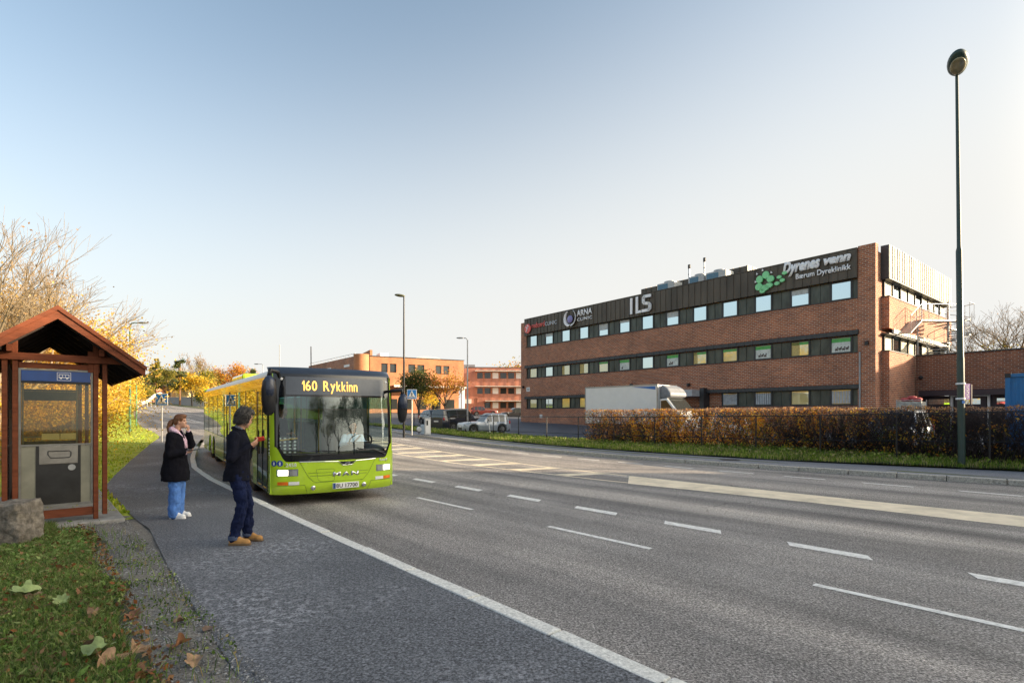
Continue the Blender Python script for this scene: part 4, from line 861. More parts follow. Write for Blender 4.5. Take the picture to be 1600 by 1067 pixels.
for sg,kn,an_ in ((-1,(.06,-.10,.50),(-.045,-.105,.10)),(1,(.085,.12,.49),(.08,.135,.10))):
    e.cap((-.005,sg*.085,.86),kn,.102,.074,12); e.cap(kn,(Vector(kn)+Vector(an_))/2,.075,.068,12); e.cap((Vector(kn)+Vector(an_))/2,an_,.073,.066,12)
remesh(e,'trousers',denim,man,.010,3,.045,.075)
for an_ in ((-.045,-.105,.10),(.08,.135,.10)): MB().lathe([(.068,-.03),(.071,0),(.069,.025)],an_,16,cap=False).build('turned_up_hem',mat('faded denim hem',(.05,.07,.13),.9),man,smooth=True)
MB().box(-.10,.02,-.181,-.172,.985,1.015).build('pocket_flap',wool,man)
for x,y_,yw in ((-.02,-.105,R(-12)),(.10,.14,R(-20))): shoe(man,x,y_,yw,.30,tan,soleb,0,.15,.02)
e=MB(); c0=T(-.03,0,.055)
e.ball(T(-.035,0,.045),(.106,.092,.098),M,18,12); e.ball(T(-.075,0,-.03),(.058,.080,.085),M,16,10); e.ball(T(.02,0,.10),(.085,.08,.045),M,14,8)
for q in (-1,1): e.ball(T(-.005,q*.08,.01),(.035,.016,.055),M,10,8)
hr=remesh(e,'hair',hairg,man,.009,2,.03,.03)
e=MB(); rr=random.Random(5)
for k in range(700):
    a=rr.uniform(1.1,5.2); z=rr.uniform(-.10,.13); r0=.105 if z>0 else .10; q=Vector((-.03+math.cos(a)*r0*math.sqrt(max(.15,1-(z/.17)**2)),math.sin(a)*.095*math.sqrt(max(.2,1-(z/.17)**2)),.04+z))
    pts=[q,q+Vector((math.cos(a)*.012,math.sin(a)*.012,-.02)),q+Vector((math.cos(a)*.016+rr.uniform(-.01,.01),math.sin(a)*.016,-.045)),q+Vector((math.cos(a)*.026+rr.uniform(-.01,.01),math.sin(a)*.028,-.062))]
    lock(e,[T(*(t/1.05)) for t in pts],[.003,.0035,.003,.001])
e.build('hair_curls',hairg,hr,smooth=True)
man.scale=(.94,.91,1); man.location=(-3.53,6.89,.0); man.rotation_euler=(0,0,R(14))
def world_of(o,q): return Matrix.Translation(o.location)@o.rotation_euler.to_matrix().to_4x4()@Vector([a*b_ for a,b_ in zip(q,o.scale)])
ph=MB(); ph.box(-.058,.058,-.032,.032,-.006,.006); ph=ph.build('mobile_phone',mat('red phone case',(.62,.05,.03),.4),bevel=.004); ph.location=world_of(man,(.265,-.02,1.345)); ph.rotation_euler=(R(-55),R(-10),R(14)); tag(ph,'mobile phone in a red case held in both hands by the man','phone')
s_=MB(); s_.box(-.054,.054,-.028,.028,.0062,.0072); s_.build('screen',K['bgloss'],ph)
# woman
bw=MB(); T,M=head(bw,(.055,.01,1.545),yaw=R(-2),pitch=R(-2),s=.93)
bw.cap((-.01,0,1.34),(.02,0,1.48),.052,.048,12)
bw.loft([(0,0,.84,.11,.15),(0,0,1.0,.10,.14),(0,0,1.2,.10,.15),(-.01,0,1.31,.09,.15),(-.01,0,1.38,.05,.09)])
AR=((-1,(-.03,-.23,1.04),(.185,-.13,1.055),(1,.15,.12),(0,-.2,1)),(1,(.14,.22,1.16),(.155,.07,1.385),(.15,-.35,.9),(-.9,0,.3)))
for sg,el,ha,hd,hp in AR:
    bw.cap((-.02,sg*.15,1.31),el,.045,.038); bw.cap(el,ha,.037,.024); hand(bw,ha,hd,hp,sg,.8 if sg<0 else 1.3,.93)
for sg in (-1,1): bw.cap((0,sg*.08,.86),(.01,sg*.085,.48),.08,.052); bw.cap((.01,sg*.085,.48),(-.01,sg*.09,.11),.052,.038)
wom=remesh(bw,'person',K['skin'],None,.008,3); eyes(wom,T,M)
tag(wom,'young woman with ponytail, dark coat and blue jeans holding one hand to her mouth','person')
e=MB(); e.loft([(-.03,0,.60,.215,.235),(-.035,0,.72,.22,.235),(-.03,0,.88,.20,.215),(-.025,0,1.02,.175,.20),(-.02,0,1.18,.165,.20),(-.02,0,1.29,.145,.20),(-.02,0,1.36,.10,.15),(-.01,0,1.40,.07,.09)],24)
for sg,el,ha,hd,hp in AR: e.cap((-.03,sg*.15,1.30),el,.088,.072,12); e.cap(el,Vector(ha)-(Vector(ha)-Vector(el)).normalized()*.02,.07,.050,12); e.ball(el,.073)
remesh(e,'coat',mat('black wool coat',(.005,.005,.009),.9,spec=.15,var=.35,scale=18,bump=.4,bscale=120),wom,.010,5,.035,.12)
hood=mat('pink and white hooded top',(.62,.42,.52),.85,var=.5,scale=22)
e=MB(); e.tube([(.07,-.055,1.33),(.03,-.09,1.39),(-.05,-.085,1.425),(-.10,0,1.42),(-.05,.085,1.425),(.03,.09,1.39),(.07,.055,1.33)],[.022,.032,.042,.052,.042,.032,.022],10)
remesh(e,'hood',hood,wom,.009,2,.02,.04)
e=MB(); e.tube([(.07,-.055,1.34),(.13,-.04,1.24),(.15,-.03,1.12)],[.02,.022,.018],8); e.tube([(.07,.055,1.34),(.13,.02,1.24),(.152,.0,1.12)],[.02,.022,.018],8); e.build('hood_front',hood,wom,smooth=True)
for sg,el,ha,hd,hp in AR:
    d=(Vector(ha)-Vector(el)).normalized(); MB().tube([Vector(ha)-d*.03,Vector(ha)+d*.022],[.042,.032],12).build('cuff',hood,wom,smooth=True)
e=MB(); e.loft([(-.0,0,.62,.13,.17),(0,0,.80,.13,.17),(0,0,.9,.12,.15)])
for sg in (-1,1): e.cap((-.01,sg*.082,.80),(.0,sg*.085,.48),.112,.10,12); e.cap((.0,sg*.085,.48),(-.02,sg*.09,.085),.098,.095,12)
remesh(e,'jeans',denl,wom,.010,3,.04,.08)
for y_,yw in ((-.10,R(-6)),(.09,R(10))): shoe(wom,.0,y_,yw,.275,K['white'],mat('white rubber',(.62,.62,.62),.7),0,.08)
e=MB(); e.ball(T(-.022,0,.042),(.100,.080,.090),M,18,12); e.ball(T(-.07,0,.0),(.055,.075,.075),M,14,10); e.ball(T(.03,0,.095),(.07,.07,.036),M,14,8)
for q in (-1,1): e.ball(T(.02,q*.062,.055),(.05,.02,.035),M,10,8)
hr=remesh(e,'hair',hairb,wom,.008,3,.012,.03)
e=MB(); e.tube([T(-.105,0,.03),T(-.15,0,.02),T(-.185,-.01,-.03),T(-.205,-.015,-.10),T(-.20,-.02,-.17),T(-.185,-.02,-.21)],[.022,.036,.046,.044,.032,.012],12); pt=remesh(e,'ponytail',hairb,hr,.008,2,.035,.02)
MB().tube([T(-.115,-.028,.03),T(-.12,0,.058),T(-.115,.028,.03),T(-.11,0,.0),T(-.115,-.028,.03)],.009,6).build('hair_tie',mat('pale hair tie',(.5,.6,.55),.6),hr)
e=MB()
for k in range(40):
    o_=random.uniform(-.03,.03); lock(e,[T(-.15,o_,.02),T(-.19+random.uniform(-.02,.02),o_*1.4,-.05),T(-.205+random.uniform(-.03,.03),o_*1.6,-.15),T(-.19+random.uniform(-.05,.02),o_*1.2,-.23)],[.006,.006,.005,.001])
e.build('hair_strands',hairb,pt,smooth=True)
wom.scale=(.90,.88,1); wom.location=(-5.38,8.56,.0); wom.rotation_euler=(0,0,R(10))
ph=MB(); ph.box(-.075,.075,-.038,.038,-.005,.005); ph=ph.build('mobile_phone',K['bgloss'],bevel=.004); ph.location=world_of(wom,(.315,-.115,1.095)); ph.rotation_euler=(0,R(-6),R(16)); tag(ph,'flat black mobile phone held out in the woman\'s lower hand','phone')
MB().box(-.07,.07,-.033,.033,.0052,.0062).build('screen',K['black'],ph)
# driver and boarded passenger
def busworld(q): return bus.matrix_basis@Vector(q)
def inside(nm,q,shirt,hair,seat,lb,yaw):
    b_=MB(); T,M=head(b_,(.03,0,.62 if seat else 1.55),s=1.0); z=0 if seat else .93
    b_.cap((-.0,0,z+.46),(.01,0,z+.56),.055,.05); b_.loft([(0,0,z,.12,.16),(0,0,z+.25,.12,.17),(0,0,z+.42,.10,.18),(0,0,z+.48,.06,.1)])
    el=[(.05,sg*.27,z+.2) for sg in(-1,1)]; ha=[(.38,sg*.2,z+.27) if seat else (.12,sg*.2,z+.1) for sg in(-1,1)]
    for k,sg in ((0,-1),(1,1)): b_.cap((0,sg*.18,z+.4),el[k],.05,.04); b_.cap(el[k],ha[k],.04,.028); hand(b_,ha[k],(1,0,.2),(0,0,-1),sg,.9)
    if seat: [b_.cap((0,sg*.1,.02),(.45,sg*.13,.0),.09,.07) for sg in(-1,1)]+[b_.cap((.45,sg*.13,0),(.5,sg*.13,-.4),.06,.05) for sg in(-1,1)]
    else: [b_.cap((0,sg*.1,.9),(0,sg*.1,.06),.09,.05) for sg in(-1,1)]
    o=remesh(b_,'person',K['skin'],None,.012,3); eyes(o,T,M)
    e=MB(); e.loft([(0,0,z-.1,.15,.19),(0,0,z+.2,.14,.19),(0,0,z+.40,.12,.20),(0,0,z+.47,.07,.1)])
    for k,sg in ((0,-1),(1,1)): e.cap((0,sg*.18,z+.39),el[k],.07,.058); e.cap(el[k],Vector(el[k]).lerp(Vector(ha[k]),.8),.055,.045)
    remesh(e,'shirt' if seat else 'jacket',shirt,o,.012,3,.02,.1)
    e=MB(); e.loft([(0,0,z-.12,.14,.18),(0,0,z+.03,.14,.18)]); [e.cap((0,sg*.1,.02 if seat else .9),(.45,sg*.13,0) if seat else (0,sg*.1,.1),.105,.085) for sg in (-1,1)]
    remesh(e,'trousers',K['black'],o,.014,3)
    e=MB(); e.ball(T(-.03,0,.05),(.105,.085,.095),M); remesh(e,'hair',hair,o,.01,2,.02,.04)
    o.location=q; o.rotation_euler=(0,0,bus.rotation_euler.z+yaw); tag(o,lb,'person'); return o
drv=inside('driver',busworld((-.98,.62,.93)),mat('pale blue shirt',(.60,.74,.92),.8,var=.1),hairg,True,'bus driver in a pale blue shirt sitting at the steering wheel','x')if 0 else inside('driver',busworld((-.98,.62,.93)),mat('pale blue shirt',(.60,.74,.92),.8,var=.1),hairg,True,'bus driver in a pale blue shirt sitting at the steering wheel',0)
MB().tube([(.16,.13,.42),(.155,-.02,.25),(.15,-.14,.08)],.022,6,flat=.3).build('belt',K['black'],drv)
inside('passenger',busworld((-1.55,-.80,.36)),wool,hairb,False,'passenger in a dark jacket standing inside the bus behind the entrance door',R(70))
# ---------------- bus shelter (x across the gable, y along its length)
g0=W(10.05,.277)
sh=empty('bus_shelter',(g0.x,g0.y,0),math.atan2(DV.y,DV.x),'red brown timber bus shelter with a pitched roof and blue sign panel beside the pavement','bus shelter')
S=lambda m,n,mt,par=sh,**k:m.build(n,mt,par,**k)
AZ,EZ,HWd=3.195,2.385,1.03; LN=4.45
S(MB().box(-.75,.80,.12,4.3,-.12,.055),'slab',K['conc'],bevel=.015)
rw=K['redwood']
roofz=lambda x:AZ-(AZ-EZ)/HWd*abs(x)
for x in (-.565,-.455,.455,.565):
    for y in (.36,2.2,4.0):
        if y==2.2 and x in(-.455,.455): continue
        S(MB().box(x-.03,x+.03,y-.05,y+.05,.06 if abs(x)<.5 else .12,roofz(x)-.06),'post',rw,bevel=.005)
for y in (.36,4.0):
    S(MB().box(-.98,.80,y-.10,y-.052,2.44,2.545),'tie_beam',rw,bevel=.005)
    S(MB().box(-.42,.42,y-.03,y+.03,2.335,2.415),'head_rail',rw,bevel=.005)
    S(MB().box(-.42,.42,y-.03,y+.03,.13,.25),'bottom_rail',rw,bevel=.005)
for x in (.51,-.51): S(MB().box(x-.03,x+.03,.1,4.25,2.545,2.64),'wall_plate',rw)
S(MB().box(.36,.50,.32,.42,2.3,2.62),'bracket',rw,bevel=.004)
# roof: rafters, boards, stepped covering, barge boards
nrm=Vector((AZ-EZ,0,HWd)).normalized()
for sg in (-1,1):
    a=Vector((0,0,AZ-.02)); b_=Vector((sg*HWd,0,EZ-.02)); 
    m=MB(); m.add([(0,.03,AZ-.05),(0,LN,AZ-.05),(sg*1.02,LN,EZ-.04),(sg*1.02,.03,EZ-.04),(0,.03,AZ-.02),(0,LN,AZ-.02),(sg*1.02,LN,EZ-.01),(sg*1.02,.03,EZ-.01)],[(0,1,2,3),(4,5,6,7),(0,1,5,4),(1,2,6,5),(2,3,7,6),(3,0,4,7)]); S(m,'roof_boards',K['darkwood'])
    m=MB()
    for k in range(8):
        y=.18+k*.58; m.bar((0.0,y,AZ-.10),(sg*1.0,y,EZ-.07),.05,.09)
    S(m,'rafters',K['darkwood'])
    m=MB(); n=8
    for k in range(n):
        t0=k/n; t1=(k+1)/n+.03; z0=AZ-(AZ-EZ)*t0+.010; z1=AZ-(AZ-EZ)*t1+.032
        m.add([(sg*HWd*t0,-.02,z0),(sg*HWd*t0,LN+.02,z0),(sg*HWd*t1,LN+.02,z1),(sg*HWd*t1,-.02,z1),(sg*HWd*t0,-.02,z0-.022),(sg*HWd*t0,LN+.02,z0-.022),(sg*HWd*t1,LN+.02,z1-.03),(sg*HWd*t1,-.02,z1-.03)],[(0,1,2,3),(4,5,6,7),(0,1,5,4),(1,2,6,5),(2,3,7,6),(3,0,4,7)])
    S(m,'roof_covering',K['tile'])
    for y in (-.045,LN+.015):
        m=MB(); A_=(0,AZ+.012); B2=(sg*(HWd+.01),EZ+.004); hh=.155
        m.prism([A_,B2,(B2[0],B2[1]-hh*.9),(0,AZ-hh*1.05)],y,y+.03); S(m,'barge_board',rw)
        m=MB(); m.prism([(0,AZ+.028),(sg*(HWd+.03),EZ+.018),(sg*(HWd+.03),EZ-.042),(0,AZ-.04)],y-.022,y-.001); S(m,'barge_trim',rw)
    S(MB().bar((sg*1.03,.0,EZ-.05),(sg*1.03,LN,EZ-.05),.025,.10),'fascia_board',rw)
# end screens
al=mat('dull aluminium frame',(.20,.20,.19),.45,metal=.6,var=.25); dk=mat('dark scratched panel',(.011,.011,.012),.35,var=.6,scale=5,grime=.2); slv=mat('weathered pale grey panel',(.21,.20,.18),.6,var=.2,grime=.4)
for y in (.36,4.0):
    m=MB(); 
    for (x0,x1,z0,z1) in ((-.42,-.395,.30,2.33),(.395,.42,.30,2.33),(-.395,.395,2.305,2.33),(-.395,.395,.30,.335),(-.395,.395,1.20,1.225)): m.box(x0,x1,y-.02,y+.02,z0,z1)
    S(m,'screen_frame',al)
    S(MB().box(-.393,.393,y-.006,y+.0,1.227,2.11),'screen_glass',K['pglass'])
    m=MB(); m.box(-.393,.393,y-.012,y+.012,2.113,2.15); S(m,'screen_bar',K['black'])
    if y<1:
        S(MB().box(-.39,.39,y-.03,y-.012,2.15,2.30),'sign_panel',K['navy'])
        m=MB(); w_=K['white']
        for (x0,x1,z0,z1) in ((.0,.16,2.165,2.17),(.0,.16,2.28,2.285),(.0,.005,2.165,2.285),(.155,.16,2.165,2.285),(.02,.14,2.205,2.215),(.02,.14,2.25,2.258),(.02,.026,2.2,2.258),(.134,.14,2.2,2.258),(.06,.065,2.21,2.255),(.095,.10,2.21,2.255)): m.box(x0,x1,y-.034,y-.0302,z0,z1)
        for x in (.045,.115): m.lathe([(0,-.0315),(.012,-.0315),(.012,-.0302)],(x,y-.002,2.20),12,'y')
        S(m,'bus_symbol',w_)
        S(MB().box(-.20,.24,y-.016,y+.012,.337,.93),'lower_panel',dk); m=MB(); m.box(-.20,.24,y-.024,y+.012,.932,1.198); pn=S(m,'upper_plate',slv,bevel=.006)
        m=MB(); m.tube([(-.10,y-.026,1.12),(.14,y-.026,1.12),(.16,y-.026,1.10),(.16,y-.026,1.04),(.14,y-.026,1.02),(-.07,y-.026,1.02),(-.10,y-.026,1.07),(-.10,y-.026,1.12)],.006,6); S(m,'slot',K['black'],pn)
        m=MB(); m.lathe([(.032,-.004),(.045,-.004),(.045,0),(.032,0)],(.17,y-.017,.87),18,'y'); S(m,'lock_ring',K['grey'])
        for x0,x1 in ((-.393,-.235),(.275,.393)): S(MB().box(x0,x1,y-.006,y+.0,.337,1.197),'side_pane',mat('clouded pane',(.20,.195,.15),.3,var=.25,scale=3))
        m=MB(); m.box(-.235,-.20,y-.014,y+.014,.335,1.2); m.box(.24,.275,y-.014,y+.014,.335,1.2); S(m,'screen_mullion',dk)
        for x0,x1 in ((-.17,.03),(.04,.22)): S(MB().box(x0,x1,y+.004,y+.008,1.29,1.38),'timetable',K['white'])
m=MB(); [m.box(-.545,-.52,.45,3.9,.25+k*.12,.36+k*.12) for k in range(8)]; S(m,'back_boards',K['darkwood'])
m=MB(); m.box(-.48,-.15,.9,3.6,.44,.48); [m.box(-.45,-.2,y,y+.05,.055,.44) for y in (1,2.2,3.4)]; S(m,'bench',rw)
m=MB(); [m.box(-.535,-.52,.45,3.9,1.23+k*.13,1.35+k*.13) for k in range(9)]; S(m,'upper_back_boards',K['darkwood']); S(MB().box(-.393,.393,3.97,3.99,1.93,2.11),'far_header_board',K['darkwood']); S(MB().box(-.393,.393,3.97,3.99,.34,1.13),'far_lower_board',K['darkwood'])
# boulder
m=MB(); m.box(-.40,.27,-.24,.24,-.05,.56); bo=m.build('boulder',K['granite']); md=bo.modifiers.new('r','REMESH'); md.mode='VOXEL'; md.voxel_size=.02; md=bo.modifiers.new('s','SMOOTH'); md.iterations=12
t_=bpy.data.textures.new('rock','CLOUDS'); t_.noise_scale=.16; t_.noise_depth=4; md=bo.modifiers.new('d','DISPLACE'); md.texture=t_; md.strength=.09; bake(bo)
bo.location=(-6.35,6.72,.0); bo.rotation_euler=(R(2),R(-3),R(12)); bo.data.materials[0]=mat('lichened granite boulder',(.17,.15,.125),.9,var=.6,scale=14,bump=1,bscale=35,grime=.6); tag(bo,'squared rough grey granite boulder beside the bus shelter','boulder')
# ---------------- street lamps and signs
def lamp(name,x,y,z,h,r0,r1,m,lb,steps=(),lean=0,group=None): 
    t=empty(name,(x,y,z),0,lb,'street lamp',group); pts=[(0,0,-.2)]; rs=[r0]
    for (hz,ra,rb) in steps: pts+=[(-lean*hz/h,0,hz),(-lean*hz/h,0,hz+.12)]; rs+=[ra,rb]
    pts.append((-lean,0,h)); rs.append(r1); MB().tube(pts,rs,16).build('pole',m,t,smooth='auto'); return t
t=lamp('street_lamp',14.36,17.0,.06,12.55,.10,.042,K['dgreen'],'tall dark green street lamp on the verge in front of the hedge',[(3.35,.098,.088),(6.8,.085,.060)],.16)
def ellip(c_,r,M): m=MB(); m.ball(c_,r,M,24,14); return m
hd=Matrix.Rotation(R(232),3,'Z')@Matrix.Rotation(R(-14),3,'Y')
m=MB(); m.ball((0,0,0),(.52,.27,.20),hd,24,14); hh=m.build('lamp_head',K['dgreen'],t,smooth=True); hh.location=(-.16-.22,-.30,12.60)
m=MB(); m.ball((0,0,0),(.36,.20,.06),hd,20,10); q=m.build('lamp_lens',mat('smoked lamp lens',(.30,.26,.16),.15,var=.3),hh,smooth=True); q.location=hd@Vector((.05,0,-.165))
m=MB(); m.lathe([(.12,0),(.128,.01),(.128,.05),(.12,.06)],(-.04,0,2.05),16); m.lathe([(.12,0),(.128,.01),(.128,.05),(.12,.06)],(-.04,0,2.53),16); m.build('clamp',K['white'],t)
t2=empty('pole_sign',(14.36+.06,17.0-.0,2.10),R(10),'narrow purple and white notice fixed to the right hand street lamp','sign')
MB().box(.02,.24,-.012,.012,.02,.52).build('plate',mat('purple plate',(.17,.06,.30),.4),t2,bevel=.004); m=MB()
for k in range(7): m.box(.09,.18,-.018,-.0125,.07+k*.06,.085+k*.06); m.box(.09 if k%2 else .16,.105 if k%2 else .18,-.018,-.0125,.07+k*.06,.12+k*.06)
m.build('lettering_marks',K['white'],t2); MB().box(.255,.31,-.02,.02,-.2,.5).build('backing_rail',pur,t2)
MB().box(-.105,-.02,-.14,-.128,1.93,2.02).build('sticker',K['blue'],t)
t=lamp('street_lamp',-6.8,33.5,.3,8.75,.075,.045,K['black'],'slim dark street lamp with a flat head, rising just right of the bus')
m=MB(); m.ball((0,0,0),(.34,.14,.09),Matrix.Rotation(R(8),3,'Y'),18,10); hh=m.build('lamp_head',mat('olive lamp head',(.10,.10,.05),.4),t,smooth=True); hh.location=(-.26,0,8.78)
def armlamp(px,D,zt,dirn,al_,m,lb,r=.06,grp=None):
    x,y=at(px,D); z=gz(x,y); t=empty('street_lamp',(x,y,z),0,lb,'street lamp'); H_=zt-z
    MB().tube([(0,0,-.2),(0,0,H_*.4),(0,0,H_*.4+.1),(0,0,H_-.15),(dirn*.12,0,H_),(dirn*al_,0,H_+.02)],[r*1.3,r*1.2,r,r*.8,r*.6,r*.5],10).build('pole',m,t,smooth='auto')
    q=MB().ball((dirn*(al_+.22),0,H_+.02),(.30,.11,.06)).build('lamp_head',K['grey'],t,smooth=True); return t
armlamp(730.5,41,7.45,-1,.35,K['grey'],'grey street lamp with a short arm standing between the two brick buildings in the distance',.055)
x_=armlamp(203,30.6,6.85,1,.5,mat('weathered green pole',(.05,.14,.07),.5,var=.3),'green street lamp with a white arm on the sunlit lawn beside the shelter',.05)
armlamp(411,60,7.2,-1,.5,K['grey'],'thin grey street lamp seen above the bus roof, with its arm to the left',.05)
x,y=at(437,58); t=empty('mast',(x,y,gz(x,y)),0,'thin pale mast rising above the front corner of the bus','mast'); MB().tube([(0,0,0),(0,0,9.0-gz(x,y))],[.07,.04],8).build('pole',K['grey'],t); MB().ball((0,0,9.05-gz(x,y)),(.06,.06,.1)).build('finial',K['grey'],t)
x,y=at(213,36); t=empty('lawn_post',(x,y,gz(x,y)),0,'plain green post standing on the lawn just behind the green street lamp','post'); MB().cyl((0,0,0),(0,0,2.9),.045,8).build('pole',mat('green post',(.05,.18,.07),.5),t); MB().lathe([(.06,2.9),(.06,2.96),(.0,3.0)],(0,0,0),8).build('cap',K['black'],t)
sblue=mat('crossing sign blue',(.01,.17,.50),.35,var=.05)
def crossing_sign(px,D,zc,s,lb,rz_=0):
    x,y=at(px,D); z=gz(x,y); t=empty('crossing_sign',(x,y,z),rz_,lb,'road sign','pedestrian crossing signs'); c_=zc-z; h=s/2
    MB().cyl((0,.03,0),(0,.03,c_+h),.03,10).build('pole',K['grey'],t)
    pl=MB().box(-h,h,-.006,.006,c_-h,c_+h).build('plate',K['white'],t); MB().box(-h*.9,h*.9,-.010,-.0065,c_-h*.9,c_+h*.9).build('blue_field',sblue,pl)
    MB().prism([(-h*.78,c_-h*.68),(h*.78,c_-h*.68),(0,c_+h*.74)],-.014,-.0105).build('white_triangle',K['white'],pl)
    m=MB(); f=lambda pts:m.prism([(a*h,c_+b_*h) for a,b_ in pts],-.018,-.0145)
    m.lathe([(0,-.018),(.075*h,-.018),(.075*h,-.0145)],(.02*h,0,c_+.36*h),12,'y')
    f([(-.09,.26),(.09,.26),(.08,-.12),(-.07,-.12)]); f([(-.07,-.12),(.03,-.12),(-.10,-.6),(-.2,-.6)]); f([(0,-.12),(.08,-.12),(.2,-.6),(.11,-.6)]); f([(.08,.24),(.22,.0),(.17,-.04),(.05,.14)]); f([(-.08,.24),(-.2,.02),(-.15,-.02),(-.05,.14)])
    for a in (-.62,-.42,.30,.5): f([(a,-.62),(a+.10,-.62),(a*.82+.08,-.42),(a*.82,-.42)])
    m.build('walking_figure',K['black'],pl); return t
crossing_sign(252.5,25,2.32,.58,'pedestrian crossing sign rising behind the woman at the left')
crossing_sign(643.5,33,2.86,.60,'pedestrian crossing sign on the far verge just right of the bus mirror')
# cabinets on the far verge
x,y=at(668,34); t=empty('utility_cabinet',(x,y,gz(x,y)),R(20),'tall white utility cabinet on the verge left of the parked cars','cabinet'); MB().box(-.18,.18,-.15,.15,0,1.05).build('casing',mat('off white casing',(.50,.52,.52),.5),t,bevel=.02); MB().box(-.15,.15,-.165,-.152,.1,.95).build('door',K['white'],t); MB().box(-.1,.0,-.175,-.167,.6,.9).build('label_plate',K['black'],t)
x,y=at(660,34.5); t=empty('meter_box',(x,y,gz(x,y)),R(20),'low pale blue meter box with round drum beside the utility cabinet','meter box'); MB().box(-.1,.22,-.12,.12,.0,.62).build('casing',mat('pale blue casing',(.35,.45,.55),.5),t,bevel=.02); MB().lathe([(0,-.2),(.14,-.18),(.16,0)],(-.22,0,.32),18,'y').build('drum',K['white'],t); MB().cyl((-.22,.03,0),(-.22,.03,.45),.03,8).build('stand',K['black'],t)
# ---------------- fence along the verge
fn=empty('railing_fence',W(0,22.6),0,'thin dark metal rail fence running along the verge and hedge','fence'); o0=W(0,22.6)
rzf=interp([(-3,1.78),(1.6,1.74),(8,1.58),(17.6,1.48),(26,1.47),(34,1.58),(40,1.7)])
m=MB(); m.tube([W(u,22.6,rzf(u))-o0 for u in frange(-3,38,1)],.020,6); m.build('top_rail',K['black'],fn)
m=MB(); m.tube([W(u,22.6,rzf(u)-.95)-o0 for u in frange(-3,38,1)],.015,5); m.build('low_rail',K['black'],fn)
for i in range(17): u=-2.5+i*2.45; MB().tube([W(u,22.6,Z(u,22.6)-.1)-o0,W(u,22.6,rzf(u))-o0],.028,6).build('post',K['black'],fn)
m=MB(); x,y=at(766,37.0); t=empty('marker_post',(x,y,gz(x,y)),0,'short leaning white post in front of the silver hatchback','post'); MB().tube([(0,0,0),(-.12,0,1.15)],.035,8).build('shaft',K['white'],t); MB().tube([(-.1,0,.95),(-.115,0,1.07)],.037,8).build('reflector',K['black'],t)
# ---------------- sticks and trees
def sticks(name,segs,m,parent=None,n=4):
    A=np.array([s[0] for s in segs],float);B_=np.array([s[1] for s in segs],float);ra=np.array([s[2] for s in segs]);rb=np.array([s[3] for s in segs])
    d=B_-A; d/=np.maximum(np.linalg.norm(d,axis=1),1e-6)[:,None]; ref=np.where(np.abs(d[:,2:3])>.9,[[1.,0,0]],[[0,0,1.]]); x=np.cross(d,ref); x/=np.linalg.norm(x,axis=1)[:,None]; y=np.cross(d,x)
    vs=[]
    for P_,r in ((A,ra),(B_,rb)):
        for k in range(n): a=2*math.pi*k/n; vs.append(P_+x*(math.cos(a)*r)[:,None]+y*(math.sin(a)*r)[:,None] if False else P_+x*(r*math.cos(a))[:,None]+y*(r*math.sin(a))[:,None])
    V=np.stack(vs,1).reshape(-1,3); k0=np.arange(len(A))*2*n; F=[]
    for k in range(n): k2=(k+1)%n; F.append(np.stack([k0+k,k0+k2,k0+n+k2,k0+n+k],1))
    return np_mesh(name,V,np.concatenate(F),m,parent,smooth=True)
def grow(rr,base_,d,L_,r,lv,segs,tips,spread,nch,up=.15,wob=.12,rmin=.006):
    n=3 if lv>0 else 2; q=Vector(base_); d=Vector(d).normalized(); pts=[q.copy()]
    for i in range(n):
        d=(d+Vector((rr.gauss(0,wob),rr.gauss(0,wob),rr.gauss(0,wob)+up*.3))).normalized(); q2=q+d*L_/n; ra=r*(1-.45*i/n); rb=r*(1-.45*(i+1)/n); segs.append((tuple(q),tuple(q2),max(ra,rmin),max(rb,rmin))); q=q2; pts.append(q.copy())
        if lv<=0: tips.append(tuple(q))
    if lv>0:
        for c_ in range(nch):
            t=rr.uniform(.35,1.0) if c_<nch-1 else 1; k=min(n-1,int(t*n)); b_=pts[k].lerp(pts[k+1],t*n-k if t<1 else 1)
            ax=Vector((rr.gauss(0,1),rr.gauss(0,1),rr.gauss(0,.6))); ax=(ax-d*ax.dot(d)).normalized(); nd=(d*math.cos(spread)+ax*math.sin(spread)+Vector((0,0,up))).normalized()
            grow(rr,b_,nd,L_*rr.uniform(.55,.8),r*.5,lv-1,segs,tips,spread*rr.uniform(.85,1.15),nch,up,wob,rmin)
